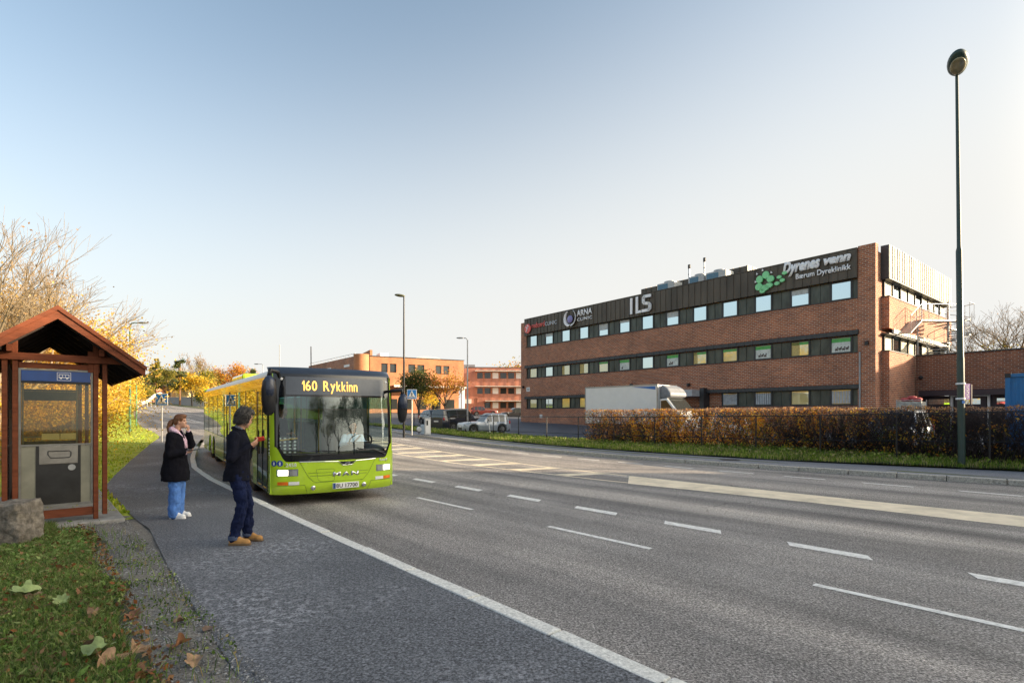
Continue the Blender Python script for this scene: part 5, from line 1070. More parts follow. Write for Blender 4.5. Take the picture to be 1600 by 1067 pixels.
def tree(name,x,y,h,lb,cat,lm,nl,ls,seed,trunk=.3,spread=.6,lv=3,nch=4,sig=.5,bk=None,group=None,up=.15,rmin=.01,z=None,squash=.8,multi=1,flat=0,fill=0,thin=1):
    z=gz(x,y)-.1 if z is None else z; rr=random.Random(seed); t=empty(name,(x,y,z),0,lb,cat,group); segs=[];tips=[]
    for m_ in range(multi):
        d=(rr.gauss(0,.25),rr.gauss(0,.25),1) if multi>1 else (rr.gauss(0,.03),rr.gauss(0,.03),1)
        b_=(rr.gauss(0,.3)*(multi>1),rr.gauss(0,.3)*(multi>1),0); q=Vector(d).normalized()*h*trunk; segs.append((b_,tuple(Vector(b_)+q),h*.028/math.sqrt(multi),h*.022/math.sqrt(multi)))
        for k in range(nch+1): 
            a=6.283*(k+rr.random()*.6)/(nch+1); nd=Vector((math.cos(a)*math.sin(spread),math.sin(a)*math.sin(spread),math.cos(spread))) if k else Vector((0,0,1))
            grow(rr,Vector(b_)+q*rr.uniform(.75,1),nd,h*(1-trunk)*.44,h*.013,lv-1,segs,tips,spread,nch,up,.12,rmin)
    mx=max(s[1][2] for s in segs); f=h/mx; segs=[((a[0],a[1],a[2]*f),(b_[0],b_[1],b_[2]*f),ra,rb) for a,b_,ra,rb in segs]; tips=[(a,b_,c_*f) for a,b_,c_ in tips]
    sticks('trunk',[(a,b_,ra*thin,rb*thin) for a,b_,ra,rb in segs],bk or K['bark'],t)
    if fill:
        cl=rng.normal(size=(26,3))*[h*.2,h*.2,h*.15]+[0,0,h*.58]; Q=cl[rng.integers(0,26,fill)]+rng.normal(size=(fill,3))*h*.07; Q=Q[Q[:,2]>.1]; leaves('crown',Q,ls,lm,t)
    if nl:
        T_=np.array(tips)[rng.integers(0,len(tips),nl)]+rng.normal(size=(nl,3))*[sig,sig,sig*squash]; leaves('crown',T_,ls,lm,t)
    return t
def pine(name,x,y,h,lb,lm,nl,ls,seed,group=None,w_=.22,crown0=.35):
    z=gz(x,y)-.1; rr=random.Random(seed); t=empty(name,(x,y,z),0,lb,'conifer',group); segs=[((0,0,0),(rr.gauss(0,.1),0,h*.97),h*.022,h*.005)]; C=[]
    for k in range(int(26)):
        s=rr.random(); zz=h*(crown0+(1-crown0)*s); L_=h*w_*(1-s)**.7*rr.uniform(.6,1.15)+.2; a=rr.random()*6.283; e_=Vector((math.cos(a)*L_,math.sin(a)*L_,zz+rr.uniform(-.05,.12)*h*.3)); segs.append(((0,0,zz),tuple(e_),h*.006,h*.002))
        for j in range(nl//26): f=rr.random()**.6; q=Vector((0,0,zz)).lerp(e_,f); C.append((q.x+rr.gauss(0,h*.022),q.y+rr.gauss(0,h*.022),q.z+rr.gauss(0,h*.014)))
    sticks('trunk',segs,mat('pine bark',(.20,.10,.05),.9,var=.3),t); leaves('crown',C,ls,lm,t,aspect=.45); return t
LY=leafmat('golden autumn leaves',[(.78,.50,.03),(.70,.40,.02),(.85,.60,.07),(.62,.46,.05),(.45,.34,.05)],.5)
LT=leafmat('tan autumn leaves',[(.74,.46,.08),(.62,.36,.05),(.80,.56,.14),(.48,.32,.07)],.45)
LO=leafmat('orange autumn leaves',[(.58,.20,.02),(.66,.32,.03),(.45,.13,.02),(.70,.42,.05)],.45)
LG=leafmat('olive green leaves',[(.06,.085,.02),(.10,.12,.025),(.15,.15,.03),(.05,.06,.015)],.35)
LYG=leafmat('yellow green leaves',[(.22,.22,.03),(.32,.27,.04),(.14,.16,.03),(.40,.30,.05)],.4)
LP=leafmat('pine needles',[(.03,.055,.02),(.05,.08,.025),(.09,.11,.03),(.14,.13,.04)],.2)
LB=leafmat('sparse dry leaves',[(.40,.25,.12),(.30,.18,.09)],.4)
# left shrubbery behind the shelter
for i,(px,D,h,nl) in enumerate(((-70,15.5,5.7,15000),(5,17.5,5.9,22000),(58,19.5,5.4,20000),(72,27,4.6,9000),(30,25,7.0,15000))):
    x,y=at(px,D); tree('autumn_tree',x,y,h,['golden shrub at the far left behind the shelter roof','golden tan leafy tree directly behind the shelter roof ridge','tan leafed tree behind the right slope of the shelter roof','golden tree seen below the right eave of the shelter','taller golden tree standing farther behind the shelter'][i],'tree',[LT,LT,LT,LY,LT][i],nl,.085,20+i,.15,.75,3,5,.40,K['barkl'],'golden trees behind the shelter',.1,.006,multi=2,fill=22000,thin=.45)
for i,(px,D,h,lb) in enumerate(((-22,14,7.6,'nearly bare thin branched tree rising above the left of the shelter'),(8,16.5,6.5,'nearly bare tree whose long twigs reach out over the shelter roof to the right'))):
    x,y=at(px,D); tree('bare_tree',x,y,h,lb,'tree',LB,500,.07,40+i,.22,.42+.06*i,5,4-i,.12,K['barkl'],None,.12,.005,multi=2,thin=.7)
for i,(px,D,h) in enumerate(((166,40,3.3),(178,50,3.6),(150,36,4.2),(120,30,5.4),(188,58,3.9),(160,55,4.6),(130,48,6.0))):
    x,y=at(px,D); tree('autumn_tree',x,y,h,['bright yellow tree on the lawn edge seen under the right eave','bright yellow tree just left of the green street lamp','yellow tree behind the right post of the shelter','yellow tree farther left behind the shelter','small yellow tree beyond the green street lamp','yellow tree at the back of the lawn, behind the row','yellow tree in the back row hidden mostly by the shelter'][i],'tree',LY,4500,.16,60+i,.12,.8,3,4,.5,K['bark'],'yellow trees along the lawn',.1,.012,multi=2,fill=3000,thin=.6)
for i,(px,D,h,km) in enumerate(((178,30,1.6,LY),(150,27,1.8,LG))):
    pass
# distant trees on the left
far=[('pine_tree',226,95,10.5,LP,'dark pine at the left end of the distant tree line'),('pine_tree',243,100,11.8,LYG,'broad yellow green pine above the distant yellow house'),('pine_tree',281,98,12.0,LP,'dark green pine right of the yellow house'),('autumn_tree',300,100,12.0,LY,'golden tree just right of the dark pine'),('autumn_tree',262,112,10.5,LYG,'olive tree between the two distant pines'),('autumn_tree',331,110,11.5,LYG,'olive gold tree right of the tall bare tree'),('autumn_tree',322,112,10,LT,'tan tree in front of the tall bare tree'),('autumn_tree',350,120,12.5,LO,'rust orange tree left of centre of the tree line above the bus'),('autumn_tree',372,118,13.2,LO,'rust orange tree above the rear half of the bus roof'),('autumn_tree',388,125,12.4,LG,'green tree at the right end of the tree line'),('autumn_tree',212,80,7.5,LG,'low olive tree left of the distant house'),('autumn_tree',325,75,4.8,LY,'yellow shrub at the roadside just left of the bus'),('autumn_tree',314,84,3.6,LG,'dark green shrub beside the yellow roadside shrub'),('autumn_tree',233,85,4.5,LYG,'low shrub in front of the yellow house'),('autumn_tree',306,120,10,LYG,'olive tree behind the golden tree in the distance'),('autumn_tree',340,125,11,LYG,'pale olive tree left of the rust orange trees')]
YT={226:586,243:566,281:565,300:590,262:583,331:580,322:590,350:580,372:577,388:583,212:588,325:612,314:622,233:610,306:586,340:584}
for i,(n,px,D,h,lm,lb) in enumerate(far):
    x,y=at(px,D); h=(645-YT[px])/832*D+1.68-gz(x,y)+.7
    if n=='pine_tree': pine(n,x,y,h,lb,lm,2300,.34,i+80,'trees in the distance on the left')
    else: tree(n,x,y,h,lb,'tree',lm,2600 if h>5.5 else 1500,.30 if h>5.5 else .2,80+i,.25,.6,3,3,.55 if h>5.5 else .35,K['bark'],'trees in the distance on the left',.1,.03)
x,y=at(396,105); pine('pine_tree',x,y,8.1,'small lone pine top seen above the middle of the bus roof',LP,900,.35,3,None,.12,.7)
x,y=at(314,108); tree('bare_tree',x,y,12.0,'tall pale bare tree standing above the distant tree line','tree',LB,900,.2,5,.35,.45,5,3,.3,K['barkl'],None,.25,.02)
x,y=at(255,125); tree('bare_tree',x,y,10.6,'faint bare tree top behind the pines over the yellow house','tree',None,0,.2,6,.35,.6,4,4,.3,K['barkl'],None,.15,.02)
x,y=at(1592,62); tree('bare_tree',x,y,15.5,'bare branched tree beyond the annex at the right edge','tree',LB,900,.12,9,.3,.55,5,4,.3,K['barkl'],None,.15,.012)
x,y=at(1560,60); tree('autumn_tree',x,y,9.2,'small leafy tree top just above the annex roof at the right','tree',LYG,900,.22,10,.4,.6,3,4,.5,K['bark'],None,.15,.012)
x,y=at(655,66); tree('autumn_tree',x,y,6.0,'olive green tree in front of the orange brick building','tree',LG,5000,.2,11,.2,.5,3,4,.42,K['bark'],None,.2,.012)
x,y=at(696,68); tree('autumn_tree',x,y,5.9,'bright orange yellow tree in front of the orange brick building','tree',LO,2600,.2,12,.25,.7,3,4,.45,K['bark'],None,.15,.012)
x,y=at(672,72); tree('autumn_tree',x,y,4.2,'low yellow shrub between the green and the orange trees','tree',LY,1200,.2,13,.2,.7,3,3,.4,K['bark'])
for i,(px,h) in enumerate(((782,12.8),(798,14.0),(810,13.2))): x,y=at(px,150); tree('autumn_tree',x,y,h,['tree top at the left end above the pink building','tallest tree top above the pink building','tree top above the pink building nearest the office block'][i],'tree',[LT,LYG,LO][i],1500,.5,30+i,.3,.6,3,3,.9,K['bark'],None,.1,.03)
# trees on the viewer's side of the road, which the windscreen mirrors
for i,(x,y,h,lm,nl) in enumerate(((9,-4,7.5,LG,2500),(15,-12,8.5,LG,2200),(5,-12,8,LB,700),(22,-14,7,LYG,2000),(13.5,.5,7.5,LG,6000),(19,1.5,9,LG,7000),(26,0,9,LP,7000),(17,-6,8,LYG,4000))):
    tree('roadside_tree',x,y,h,['thin tree behind the viewer, nearest the road','olive tree farther behind the viewer','nearly bare tree behind the viewer','yellow green tree farthest behind the viewer','dense olive tree just outside the right edge, nearest the viewer','dense olive tree outside the right edge','dark needled tree outside the right edge','yellow green tree outside the right edge, behind the viewer'][i],'tree',lm,nl,.14,130+i,.3,.55,4,3,.35,K['bark'],None,.2,.012,z=-.1)
# ---------------- hedge
hg=empty('hedge',W(8,23.4),0,'long clipped autumn hedge with bare dark twigs and orange leaves along the far verge','hedge'); h0=W(8,23.4); rr=random.Random(9)
HL=leafmat('russet hedge leaves',[(.62,.24,.04),(.78,.38,.05),(.45,.17,.05),(.26,.12,.06),(.75,.46,.07),(.16,.15,.04),(.42,.22,.11),(.12,.06,.045)],.4)
HT_=leafmat('dry hedge top twigs and leaves',[(.36,.22,.15),(.48,.28,.16),(.20,.12,.09),(.60,.33,.13)],.35)
HG=leafmat('olive hedge leaves',[(.10,.14,.03),(.16,.17,.03),(.30,.30,.03)],.35)
segs=[];C=[];CT=[];CG=[]
top=lambda u:1.89-.04*ss(u,10,19)+.035*math.sin(u*3.1)*math.sin(u*1.3+2)+.02*math.sin(u*11)
for i in range(2300):
    u=rr.uniform(-3.5,19.4) if i<1500 else rr.uniform(-3.5,9); v=rr.uniform(23.0,23.9); b_=W(u,v,Z(u,v)-.02); d=Vector((rr.gauss(0,.33),rr.gauss(0,.33),1)).normalized(); q=b_; L_=(top(u)-b_.z)
    r=rr.uniform(.008,.018); a=q
    for k in range(5):
        d=(d+Vector((rr.gauss(0,.28),rr.gauss(0,.28),.18))).normalized(); n_=a+d*L_/5.0
        if n_.z>top(u)+.06: break
        segs.append((tuple(a-h0),tuple(n_-h0),r,r*.8)); r*=.8
        for j in range(3):
            dd=(d+Vector((rr.gauss(0,.9),rr.gauss(0,.9),rr.gauss(0,.5)))).normalized(); s0=a.lerp(n_,rr.random()); e_=s0+dd*rr.uniform(.12,.3)
            if e_.z<top(u)+.05: segs.append((tuple(s0-h0),tuple(e_-h0),.0045,.003))
        a=n_
for k in range(700):
    u=rr.uniform(-3.4,19.4); v=rr.uniform(23,23.9); a=W(u,v,top(u)-.1); segs.append((tuple(a-h0),tuple(a+Vector((rr.gauss(0,.05),rr.gauss(0,.05),rr.uniform(.08,.24)))-h0),.004,.002))
sticks('twigs',segs,mat('dark hedge twigs',(.035,.024,.024),.85,var=.4),hg,3)
def patch(u): return .55+.45*math.exp(-((u-11.5)/3.2)**2)+.25*math.sin(u*2.7)*math.sin(u*.9+1)-.42*ss(-u,-8.5,-3)
n=0
while n<11000:
    u=rr.uniform(-3.5,19.5); v=rr.choice((22.95+abs(rr.gauss(0,.14)),rr.uniform(23,23.95))); zb_=Z(u,v); t=rr.random(); z=zb_+.12+(top(u)-zb_-.12)*t
    if rr.random()>patch(u+.5*math.sin(z*5))*(.35+.9*abs(math.sin(u*4.3+2*z)*math.cos(u*1.9-3*z))) : continue
    C.append(tuple(W(u,v,z)-h0)); n+=1
for i in range(6500):
    u=rr.uniform(-3.5,19.5); v=rr.uniform(22.95,23.98); CT.append(tuple(W(u,v,top(u)-abs(rr.gauss(0,.10))+.02)-h0))
for k in range(46):
    u=rr.uniform(-3,19); v=rr.uniform(22.95,23.3); z=Z(u,v)+rr.uniform(.15,1.3)
    for j in range(60): CG.append(tuple(W(u+rr.gauss(0,.16),v+rr.gauss(0,.08),z+rr.gauss(0,.14))-h0))
CO=[]
for k in range(150):
    u=rr.gauss(13,3.6) if k%3 else rr.uniform(-3,19); v=rr.uniform(22.92,23.2); z=Z(u,v)+rr.uniform(.2,1.55)
    if -3.4<u<19.4:
        for j in range(30): CO.append(tuple(W(u+rr.gauss(0,.13),v+rr.gauss(0,.07),min(top(u),z+rr.gauss(0,.12)))-h0))
leaves('orange_leaves',CO,.085,leafmat('orange and yellow hedge leaves',[(.80,.36,.04),(.85,.50,.06),(.70,.26,.04),(.80,.58,.10)],.45),hg)
leaves('russet_leaves',C,.088,HL,hg); leaves('top_leaves',CT,.06,HT_,hg); leaves('olive_leaves',CG,.06,HG,hg)
# woodland on the rise at the far left, outside the frame, which the office windows and the bus side mirror
for i,(x,y,h,k) in enumerate(((-30,14,11,0),(-36,20,12,1),(-31,24,9.5,0),(-44,28,13,1),(-47,38,12,0),(-38,8,12,0),(-26,6,8,1),(-24,16,7,0),(-46,14,13,1),(-29,29,6,0))):
    tree('autumn_tree',x,y,h,'tall golden tree in the wood behind the shelter, beyond the left edge','tree',[LY,LT][k],5000,.28,160+i,.2,.6,3,4,.8,K['bark'],'wood beyond the left edge',.1,.02)

for i,(px,D,h) in enumerate(((60,15.5,2.6),(95,17,2.9),(128,19,2.4),(20,14.5,2.8))):
    x,y=at(px,D); tree('autumn_shrub',x,y,h,['golden shrub seen through the middle of the shelter glass','golden shrub seen through the right of the shelter glass','golden shrub between the right shelter posts','golden shrub seen past the left shelter posts'][i],'shrub',LY,5000,.07,190+i,.12,.8,3,4,.25,K['barkl'],'golden shrubs behind the shelter',.1,.005,multi=3,thin=.4)
# ---------------- vehicles
def paint(n,c_): return mat(n,c_,.3,var=.04,coat=.9,metal=.2)
cgl=wglass('car glass',.03,(.8,.85,.9)); tail=mat('tail lamp',(.45,.02,.02),.2,coat=.5); hl=mat('car lamp lens',(.6,.62,.64),.12,metal=.5)
def car(x,y,yaw,lb,cat,body,Lc,Wc,Hc,kind,group=None,z=None,name='parked_car'):
    z=gz(x,y)+.0 if z is None else z; t=empty(name,(x,y,z),yaw,lb,cat,group)
    # profile stations: (x, z top of body, is roof)
    P_={'hatch':dict(hood=.30,ws=.46,roof0=.60,bt=.58,fa=.20,ra=.80,end=.965,hz=.60,rt=.93),'suv':dict(hood=.27,ws=.33,roof0=.45,bt=.60,fa=.18,ra=.79,end=.985,hz=.62,rt=.96),'sedan':dict(hood=.30,ws=.40,roof0=.54,bt=.60,fa=.19,ra=.80,end=.90,hz=.60,rt=.80)}[kind]
    hw=Wc/2; xs=lambda f:Lc/2-f*Lc; rw_=.31*Hc/1.45 if kind!='suv' else .37; belt=P_['bt']*Hc
    fr=[0,.02,.07,.12,.16,.20,.24,.28,.33,.38,.43,.48,.53,.58,.63,.68,.73,.77,.81,.85,.89,.93,.97,1.0]
    def roofz(f):
        a,b_=P_['ws']-.04,P_['roof0']; 
        if f<a: return None
        if f<b_: return belt+(Hc-belt)*math.sin(math.pi/2*(f-a)/(b_-a))
        if f<P_['rt']: return Hc-.05*Hc*((f-b_)/(P_['rt']-b_))**2
        if f<P_['end']: return Hc*.95-(Hc*.95-belt)*((f-P_['rt'])/(P_['end']-P_['rt']))**1.3
        return None
    def top(f): 
        if f<.02: return Hc*.40
        if f<P_['ws']: return Hc*(P_['hz']*.86)+ (belt-Hc*P_['hz']*.86)*math.sin(math.pi/2*min(1,(f-.0)/P_['hood']))
        return belt
    def wd_(f): e=min(f,1-f)/.12; return hw*(1-.20*(1-min(1,e))**2)
    def bot(f):
        z0=.20*Hc/1.45+ (.06 if f<.03 or f>.97 else 0)
        for a in (P_['fa'],P_['ra']):
            dx=abs(f-a)*Lc
            if dx<rw_+.05: z0=max(z0,rw_+math.sqrt(max(0,(rw_+.05)**2-dx*dx))*.98)
        return z0
    fr=sorted(set(fr+[P_['fa']+s*(rw_+.05)/Lc*k for k in (0,.5,.8,.95,1.01) for s in(-1,1)]+[P_['ra']+s*(rw_+.05)/Lc*k for k in (0,.5,.8,.95,1.01) for s in(-1,1)])); fr=[f for f in fr if 0<=f<=1]
    m=MB(); n=0; rings=[]
    for f in fr:
        w_=wd_(f); zb0=bot(f); zt=top(f); rings.append([(xs(f),-w_*.93,zb0),(xs(f),-w_,zb0+(zt-zb0)*.35),(xs(f),-w_*.99,zb0+(zt-zb0)*.7),(xs(f),-w_*.93,zt-.02),(xs(f),-w_*.8,zt+.0),(xs(f),0,zt+.03),(xs(f),w_*.8,zt+.0),(xs(f),w_*.93,zt-.02),(xs(f),w_*.99,zb0+(zt-zb0)*.7),(xs(f),w_,zb0+(zt-zb0)*.35),(xs(f),w_*.93,zb0)])
    nr=11; vs=[q for r_ in rings for q in r_]; fs=[(i*nr+k,i*nr+k+1,(i+1)*nr+k+1,(i+1)*nr+k) for i in range(len(rings)-1) for k in range(nr-1)]+[(i*nr+nr-1,i*nr,(i+1)*nr,(i+1)*nr+nr-1) for i in range(len(rings)-1)]+[tuple(range(nr)),tuple((len(rings)-1)*nr+k for k in range(nr))]
    m.add(vs,fs)
    # greenhouse
    g=MB(); fg=[f for f in [P_['ws']-.04+ (P_['end']-P_['ws']+.04)*k/26 for k in range(27)]]
    R_=[]
    for f in fg:
        zr=roofz(f) or belt; zr=max(zr,belt+.001); t_=(zr-belt)/(Hc-belt); wb=wd_(f)*.92; wr=wb-(.17*hw/.85)*t_
        R_.append([(xs(f),-wb,belt-.02),(xs(f),-wr,belt+(zr-belt)*.86),(xs(f),-wr*.9,zr),(xs(f),0,zr+.02*t_),(xs(f),wr*.9,zr),(xs(f),wr,belt+(zr-belt)*.86),(xs(f),wb,belt-.02)])
    bodyg=MB(); pill=(P_['roof0']-.005,.5*(P_['roof0']+P_['rt'])-.02,P_['rt']-.05)
    for i in range(len(R_)-1):
        fm=(fg[i]+fg[i+1])/2
        for k in range(6):
            q=[R_[i][k],R_[i][k+1],R_[i+1][k+1],R_[i+1][k]]
            side=k in (0,5); ws_=fm<P_['roof0']-.02 and k in (2,3); rg=fm>P_['rt']+.01 and k in(2,3)
            isg=(side and not any(abs(fm-pp)<.012 for pp in pill) and fm<P_['rt']-.01 and fm>P_['ws']+.03) or ws_ or rg
            (g if isg else bodyg).add(q,[(0,1,2,3)])
    m.add(bodyg.v,bodyg.f)
    import bmesh
    o=m.build('body',body,t,smooth='auto'); go=g.build('windows',cgl,t,smooth=True)
    ex=MB(); ex.box(xs(.97),xs(.03),-hw*.88,hw*.88,.16,rw_*1.25); ex.build('underbody',K['black'],t)
    for fa in (P_['fa'],P_['ra']):
        for sg in (-1,1):
            q=MB(); q.lathe([(rw_*.62,-.1),(rw_*.96,-.1),(rw_,-.06),(rw_,.06),(rw_*.96,.1),(rw_*.62,.1)],(xs(fa),sg*(hw-.12),rw_),22,'y'); w2=q.build('wheel',K['rubber'],t,smooth='auto')
            q=MB(); q.lathe([(.03,sg*.08),(rw_*.2,sg*.09),(rw_*.28,sg*.05),(rw_*.58,sg*.075),(rw_*.63,sg*.10)],(xs(fa),sg*(hw-.12),rw_),20,'y'); 
            for k in range(5): a=6.283*k/5; q.bar((xs(fa),sg*(hw-.03),rw_),(xs(fa)+math.cos(a)*rw_*.6,sg*(hw-.03),rw_+math.sin(a)*rw_*.6),.05,.02,up=(0,1,0))
            q.build('rim',K['grey'],w2,smooth='auto')
    for sg in (-1,1):
        MB().ball((xs(.035),sg*hw*.74,Hc*.44),(.10,.17,.075)).build('headlight',hl,t,smooth=True); MB().ball((xs(.975),sg*hw*.80,Hc*.54),(.07,.11,.14)).build('tail_light',tail,t,smooth=True)
        q=MB(); q.ball((xs(P_['ws']+.05),sg*(hw+.04),belt+.04),(.08,.09,.06)); q.build('door_mirror',body,t,smooth=True)
        q=MB(); 
        for f in (P_['roof0']+.0,.5*(P_['roof0']+P_['rt'])-.02): q.box(xs(f)-.12,xs(f)-.02,sg*(hw*.985)-.01,sg*(hw*.985)+.012,belt-.10,belt-.08)
        q.build('door_handle',body,t)
    MB().box(xs(0)-.03,xs(0)+.012,-hw*.45,hw*.45,Hc*.20,Hc*.30).build('grille',K['black'],t); MB().box(xs(0),xs(0)+.02,-.26,.26,Hc*.31,Hc*.31+.11).build('number_plate',K['white'],t); MB().box(xs(1)-.02,xs(1),-.26,.26,Hc*.42,Hc*.42+.11).build('number_plate',K['white'],t)
    return t
sil=paint('silver car paint',(.30,.34,.40)); dkb=paint('dark navy car paint',(.018,.022,.035)); blk=paint('black car paint',(.02,.02,.022)); whp=paint('white car paint',(.65,.67,.70)); pale=paint('pale silver blue paint',(.38,.45,.58)); redp=paint('dark red car paint',(.16,.03,.02))
def ang(dx,dy): return math.atan2(dy,dx)
x,y=at(756,38); car(x,y,ang(-.90,-.43),'small silver blue hatchback parked side on behind the rail fence','car',sil,3.6,1.64,1.42,'hatch','cars in the office car park',z=.26)
x,y=at(716,43.5); car(x,y,ang(.66,.75),'dark navy off road car parked next to the silver hatchback','car',dkb,4.7,1.88,1.85,'suv','cars in the office car park',z=.22)
x,y=at(681,50); car(x,y,ang(.55,-.83),'black saloon parked behind the white utility cabinet','car',blk,4.6,1.8,1.42,'sedan','cars in the office car park',z=.60)
x,y=at(800,76); car(x,y,ang(-.92,-.35),'black hatchback parked beside the left corner of the office block','car',blk,4.0,1.75,1.5,'hatch','cars in the office car park',z=.95)
x,y=at(756,84); car(x,y,ang(.95,.2),'dark red car far back, left of the black hatchback','car',redp,4.3,1.75,1.5,'hatch','cars in the office car park',z=1.3)
x,y=at(1398,21.5); car(x,y,ang(-.75,-.6),'pale blue silver car hidden behind the bare part of the hedge','car',pale,4.4,1.8,1.55,'hatch','cars behind the hedge',z=.25)
x,y=at(1140,27.5); car(x,y,ang(-.2,-.98),'white car hidden behind the orange part of the hedge','car',whp,4.3,1.8,1.5,'hatch','cars behind the hedge')
for i,(px,D,c_) in enumerate(((181,92,sil),(190,97,blk),(198,90,whp))): x,y=at(px,D); car(x,y,ang(.9,.3),['small silver car far off beyond the lawn, leftmost of three','small dark car far off beyond the lawn, middle of three','small white car far off beyond the lawn, next to the green lamp'][i],'car',c_,4.2,1.75,1.45,'hatch','distant cars beyond the lawn')
# box truck
x,y=at(1085,31.0); tk=empty('box_truck',(x,y,.17),math.atan2(-DU.y,-DU.x),'white box truck with blue streak and round roof fairing parked beyond the hedge','truck')
tw=mat('white truck panels',(.80,.80,.78),.45,var=.04,scale=2); T_=lambda m,n,mt,par=tk,**k:m.build(n,mt,par,**k)
T_(MB().box(-7.3,-1.75,-1.1,1.1,.85,3.22),'cargo_box',tw,bevel=.03)
m=MB(); [m.box(-7.32,-7.25,y_,y_+.06,.85,3.24) for y_ in (-1.12,1.06)]; m.box(-7.31,-1.74,-1.125,-1.10,3.16,3.24); m.box(-1.80,-1.72,-1.13,-1.08,.85,3.24); T_(m,'edge_trim',K['grey'])
m=MB(); m.prism([(-3.6,3.12),(-1.9,3.12),(-1.9,2.92),(-2.5,3.0)],-1.106,-1.102); m.prism([(-3.6,3.12),(-1.9,3.12),(-1.9,2.92),(-2.5,3.0)],1.102,1.106); T_(m,'blue_streak',K['blue'])
m=MB(); m.prism([(-1.7,.55),(-1.7,2.36),(-1.2,2.40),(-.52,1.62),(-.08,1.38),(0,1.0),(0,.45),(-.6,.35),(-1.5,.35)],-.98,.98); T_(m,'cab',tw,bevel=.06)
m=MB(); q=[(-1.7,2.38),(-1.7,3.18),(-1.45,3.15),(-1.2,2.98),(-1.02,2.72),(-.98,2.50),(-1.2,2.42)]; m.prism(q,-.93,.93); T_(m,'roof_fairing',mat('silver fairing',(.20,.215,.245),.55),bevel=.10)
m=MB(); m.add([(-1.17,-.86,2.36),(-1.17,.86,2.36),(-.56,.9,1.66),(-.56,-.9,1.66)],[(0,1,2,3)]); m.v=[(a+.035,b_,c_+.03) for a,b_,c_ in m.v]; T_(m,'windscreen',cgl)
for s_ in (-1,1):
    m=MB(); m.prism([(-1.6,1.6),(-1.6,2.25),(-1.25,2.28),(-.72,1.64)],s_*.985 - .004,s_*.985+.004); T_(m,'side_window',cgl); T_(MB().box(-.8,-.68,s_*1.08-.08,s_*1.08+.08,1.35,1.7),'door_mirror',K['black'],bevel=.02); T_(MB().ball((-.08,s_*.75,.85),(.1,.14,.1)),'headlight',hl,smooth=True)
    for a in (-.95,-5.2): m=MB(); m.lathe([(.2,-.12),(.35,-.12),(.36,0),(.35,.12),(.2,.12)],(a,s_*.86,.36),20,'y'); w2=T_(m,'wheel',K['rubber']); MB().lathe([(.02,s_*.1),(.2,s_*.1)],(a,s_*.86,.36),14,'y').build('rim',K['grey'],w2)
T_(MB().box(-7.2,-1.2,-.5,.5,.5,.85),'chassis',K['black'])
# blue container
cc=Vector((17.6,19.0,.18)); ct=empty('shipping_container',cc,BR,'blue corrugated steel shipping container at the right edge behind the hedge','container')
cb_=mat('chipped blue container paint',(.02,.17,.42),.5,var=.2,scale=2,grime=.5,sc3=(1,1,.25)); m=MB(); n=30; pts=[]
for i in range(n): x0=.12+i*5.8/n; pts+=[(x0,.0),(x0+.06,.035),(x0+.13,.035),(x0+.19,.0)]
m.prism(pts+[(5.94,2.4),(.12,2.4)],.12,2.78,'xy'); m.build('walls',cb_,ct)
m=MB(); 
for (a,b_) in ((0,0),(5.94,0),(0,2.3),(5.94,2.3)): m.box(a,a+.13,b_-.03,b_+.12,0,2.9)
m.box(.13,5.94,-.03,.1,2.78,2.9); m.box(.13,5.94,-.03,.1,0,.12); m.box(.0,.12,.12,2.3,2.78,2.9); m.build('frame',cb_,ct); m=MB(); 
for (a,b_) in ((-.01,-.04),(5.93,-.04)): 
    for z in (0,2.76): m.box(a,a+.16,b_,b_+.16,z,z+.15)
m.build('corner_castings',K['black'],ct); MB().box(.13,5.94,.12,2.3,2.79,2.84).build('roof',cb_,ct)
# goods cage with bags
x,y=at(1424,27.0); cg=empty('goods_cage',(x,y,gz(x,y)),BR,'pale goods cage piled with red and white sacks outside the annex','cage'); MB().box(-.5,.5,-.45,.45,.15,1.85).build('crate_body',mat('pale crate',(.38,.37,.33),.7,var=.3),cg); m=MB()
for a in (-.52,.5): 
    for b_ in (-.47,.45): m.box(a,a+.03,b_,b_+.03,0,1.95)
for z in (.1,1.0,1.9): m.box(-.52,.53,-.48,-.46,z,z+.03); m.box(-.52,-.5,-.47,.48,z,z+.03)
m.build('cage_frame',K['grey'],cg)
for i,(a,b_,c_) in enumerate(((-.25,0,'r'),(.2,.05,'w'),(0,.1,'r'),(.3,-.2,'r'))):
    m=MB(); m.ball((a,b_,1.95+.09*(i==2)),(.22,.2,.11)); sk=remesh(m,'sack',mat('red sack',(.40,.06,.06),.7,var=.3) if c_=='r' else K['white'],None,.03,2,.06,.1); sk.location=cg.location; sk.rotation_euler=cg.rotation_euler; tag(sk,['red sack at the left of the pile on the goods cage','pale sack at the right of the pile on the goods cage','red sack on top of the pile on the goods cage','red sack at the front right of the pile on the goods cage'][i],'sack','sacks on the goods cage')
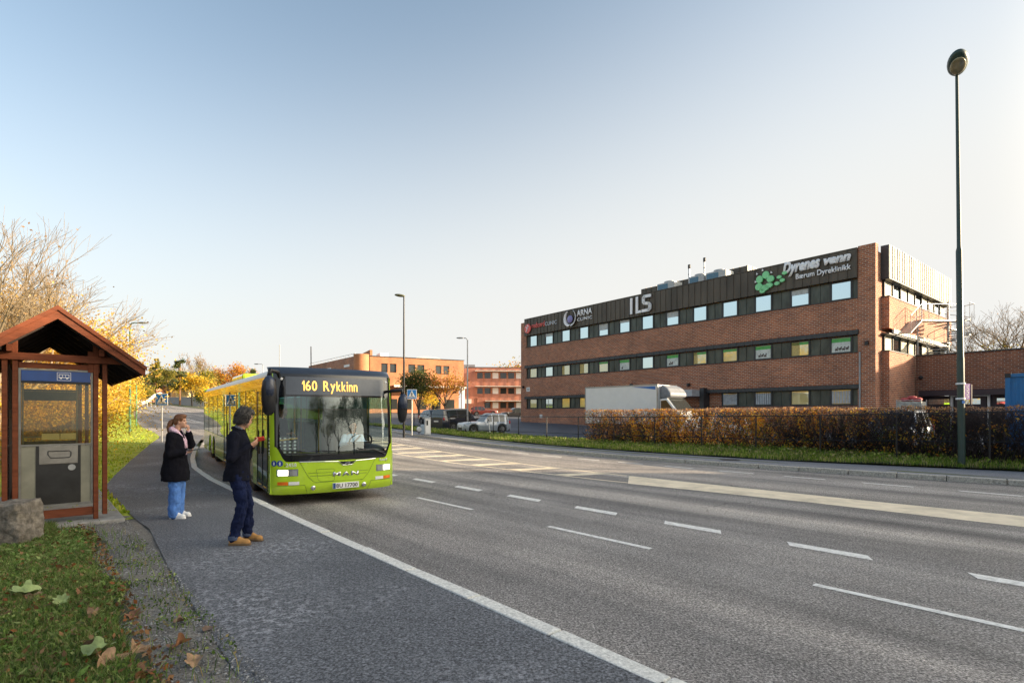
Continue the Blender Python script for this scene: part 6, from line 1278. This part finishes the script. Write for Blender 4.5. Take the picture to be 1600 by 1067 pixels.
# ---------------- background buildings
ob=empty('orange_brick_building',(-24,90,1.2),math.atan2(7.7,15.1),'large sunlit orange brick building with a white beam over its lower floor','building')
O=lambda m,n,mt,par=ob,**k:m.build(n,mt,par,**k)
Lf=17; zt=10.1
wob=mat('white painted beam',(.7,.68,.62),.6)
m=MB(); ws=((1.9,4.5),(6.6,9.5),(11.6,14.2)); xs_=[0]+[q for a in ws for q in a]+[Lf]
for i in range(0,len(xs_)-1,2): m.box(xs_[i],xs_[i+1],0,.5,5.2,zt)
for a,b_ in ws: m.box(a,b_,0,.5,5.2,7.5); m.box(a,b_,0,.5,9.0,zt)
m.box(0,Lf,.5,25,5.2,zt-.1); m.box(0,Lf,2.5,25,-1,5.2); O(m,'wall',BKo)
for a,b_ in ws:
    f_=MB(); f_.box(a,b_,.25,.35,7.5,9.0); fo=O(f_,'window',wfr); g=MB(); mid=(a+b_)/2; g.box(a+.1,mid-.25,.2,.245,7.6,8.9); g.box(mid+.25,b_-.1,.2,.245,7.6,8.9); O(g,'pane',cgl,fo); O(MB().box(mid-.2,mid+.2,.05,.24,7.5,9.0),'window_pier',BKo,fo)
O(MB().box(4,Lf+.3,-.5,-.02,5.0,5.35),'white_beam',wob); O(MB().box(Lf-.5,Lf,-.45,0,-1,5.0),'white_column',wob); O(MB().box(-.1,Lf+.1,-.12,.6,zt,zt+.12),'coping',sill)
for i in range(6): O(MB().box(1+i*2.7,2.6+i*2.7,2.4,2.49,1.2,3.0),'lower_window',cgl); O(MB().box(1+i*2.7,2.6+i*2.7,2.4,2.49,-.9,.6),'lower_window',cgl) if i%2 else None
m=MB(); m.lathe([(1.3,-1),(1.3,zt+.3)],(-1.3,.6,0),20); O(m,'round_stair_tower',BKo,smooth='auto')
wa=Vector((-2.4,.8,0)); 
M=Matrix.Translation((-2.4,1.2,0))@Matrix.Rotation(math.atan2(19,-15)-math.atan2(7.7,15.1),4,'Z'); m=MB(); m.box(0,24,-14,0,-1,zt,M); O(m,'left_wing',BK)
m=MB(); [m.box(2+i*4.5,4.5+i*4.5,-.0,.05,zt-1.6-.6*(i%2),zt-1.2-.6*(i%2),M) for i in range(5)]; O(m,'pale_sign_letters',K['white']); m=MB(); [m.bar(M@Vector((i*2,-.2,zt)),M@Vector((i*2+1.6,-.2,zt+.5)),.06,.06) for i in range(12)]; m.bar(M@Vector((0,-.2,zt+.5)),M@Vector((24,-.2,zt+.5)),.08,.08); O(m,'roof_railing',K['white'])
m=MB(); m.tube([(8,6,zt),(16,6,zt)],[1.6,1.6],24); m=MB(); n=12; prof=[(11.6+3.2*math.cos(math.pi*k/n),zt+.9*math.sin(math.pi*k/n)) for k in range(n+1)]; m.prism([(a,b_) for a,b_ in prof],4,12); O(m,'barrel_rooflight',mat('pale roof light',(.5,.52,.5),.3,metal=.3)); O(MB().box(.0,.4,0,6,zt,zt+1.1),'parapet_fin',BKo); O(MB().box(5,8,3,8,zt,zt+.5),'roof_box',K['grey']); O(MB().box(2.2,3.6,2,5,zt,zt+.9),'roof_box',K['white'])
x,y=at(728,118); pb=empty('pink_brick_building',(x,y,1.6),R(4),'distant pink brick office building with rows of white sunshades','building')
O=lambda m,n,mt,par=pb,**k:m.build(n,mt,par,**k); O(MB().box(0,20,0,14,-1,10.2),'wall',BKp); O(MB().box(-.9,2.5,-.1,14,-1,10.0).box(2.5,4,-.2,1,-1,3.5),'stair_block',BKp)
O(MB().box(-.1,20.1,-.12,.2,10.2,10.32),'coping',sill)
for z in (1.2,4.4,7.8):
    O(MB().box(2.0 if z>1.3 else 4.2,20,-1.3,-.05,z+1.55,z+1.68),'sunshade',wob); m=MB()
    for i in range(10): fo=O(MB().box(2.4+i*1.75,3.7+i*1.75,-.04,-.003,z,z+1.3),'window',cgl if (i+int(z))%3 else K['white'])
m=MB(); [m.box(2.2+i*1.75,2.27+i*1.75,-.12,-.05,-1,10) for i in range(11)]; O(m,'facade_posts',BKo)
O(MB().box(-1,1.2,-.3,-.11,2.2,3.2),'wall_sign',K['white']); O(MB().box(-4,2,6,12,8,11.4),'roof_box',K['grey'])
# houses far left
def house(px,D,wd_,hh,rh,c_,lb,rot=0,roofc=(.12,.06,.05)):
    x,y=at(px,D); t=empty('house',(x,y,gz(x,y)),rot,lb,'house'); w_=wd_/2; mt=mat('house cladding',c_,.8,var=.08)
    m=MB(); m.prism([(-w_,-1),(w_,-1),(w_,hh),(0,hh+rh),(-w_,hh)],0,9); m.build('wall',mt,t); rm=mat('roof tiles',roofc,.8); m=MB()
    for s_ in (-1,1): m.bar((s_*(w_+.5),4.5,hh-.5*rh/w_+.1),(0,4.5,hh+rh+.12),10,.18,up=(0,0,1))
    r_=m.build('roof',rm,t); MB().box(.5,1.2,5,5.7,hh+rh*.5,hh+rh+.9).build('chimney',K['conc'],r_)
    for a in (-.55,0,.5):
        for z in ((.9,),(.9,3.4))[hh>4]: f_=MB().box(a*w_*1.2-.5,a*w_*1.2+.5,-.06,-.003,z,z+1.2).build('window',K['white'],t); MB().box(a*w_*1.2-.4,a*w_*1.2+.4,-.09,-.062,z+.1,z+1.1).build('pane',cgl,f_)
    return t
house(248,118,8.5,5.0,2.0,(.70,.55,.28),'pale yellow gabled house among the distant trees on the left',R(-8))
house(316,125,7,5.2,1.6,(.72,.68,.62),'white house half hidden by trees left of the bus',R(15))
house(190,110,9,3.5,2.2,(.62,.30,.20),'low reddish house behind the yellow trees at the lawn',R(5))
x,y=at(277,104); t=empty('garden_wall',(x,y,gz(x,y)),R(-6),'long low pale wall under the distant dark pine','wall'); MB().box(-3.5,5.5,0,.3,-.5,1.25).build('panel',mat('pale grey boards',(.38,.40,.44),.8),t); MB().box(-3.6,5.6,-.05,.35,1.25,1.33).build('coping',K['white'],t)
x,y=at(275,62)
def board(px,D,zc,w_,h_,lb):
    x,y=at(px,D); z=gz(x,y); t=empty('road_sign',(x,y,z),0,lb,'road sign'); MB().box(-w_/2,w_/2,-.02,.02,zc-z-h_/2,zc-z+h_/2).build('board',K['white'],t); MB().box(-w_*.16,w_*.16,.03,.13,0,zc-z-h_/2).build('stand',K['white'],t); return t
board(212,68,2.55,.72,.30,'small white road sign on a pale stand at the far edge of the lawn'); board(237,70,1.95,.25,.3,'tiny white marker sign across the far road')
# guard rail at the far junction
gr=empty('guard_rail',(0,0,0),0,'low pale guard rail curving down beside the distant road behind the left crossing sign','guard rail'); pts=[]
for px,D,h in ((214,78,.5),(222,78,.55),(230,79,.8),(236,80,1.3),(243,81,1.8),(252,82,2.0)): x,y=at(px,D); pts.append(Vector((x,y,gz(x,y)+h)))
m=MB(); m.tube(pts,.22,6); m.build('rail',wob,gr); [MB().cyl(q,q-Vector((0,0,2.2)),.07,6).build('post',K['grey'],gr) for q in pts]
# overhead wires at the right
for i,(z0,z1) in enumerate(((7.2,8.6),(6.9,6.4),(6.2,9.6))):
    a=Vector((*at(1506,44),z0)); b_=Vector((*at(1640,44),z1)); m=MB(); m.tube([a.lerp(b_,k/12)-Vector((0,0,.5*math.sin(math.pi*k/12))) for k in range(13)],.018,4); tag(m.build('overhead_wire',K['black']),['overhead wire beside the bare tree at the right, middle strand','overhead wire beside the bare tree at the right, lowest strand','overhead wire beside the bare tree at the right, steepest strand'][i],'wire')
# ---------------- added, unseen blocks outside the frame, sized and spaced to shade the foreground
def block(x,y,w_,d,h,rot,lb):
    t=empty('shade_block',(x,y,0),rot,lb,'building'); m=MB(); m.box(0,w_,0,d,-.5,h); m.build('wall',BK,t); MB().box(-.2,w_+.2,-.2,d+.2,h,h+.3).build('roof',sill,t)
    for z in range(int(h/3)):
        for k in range(int(d/3.2)): MB().box(-.06,-.004,1+k*3.2,2.6+k*3.2,1+z*3,2.4+z*3).build('window',cgl,t)
    return t
block(50,-15,14,28,SHA,0,'tall unseen brick block added far out on the right for its shade')
block(50,27.0,12,24,SHB,0,'lower unseen brick block added far out on the right for its shade, level with the annex')
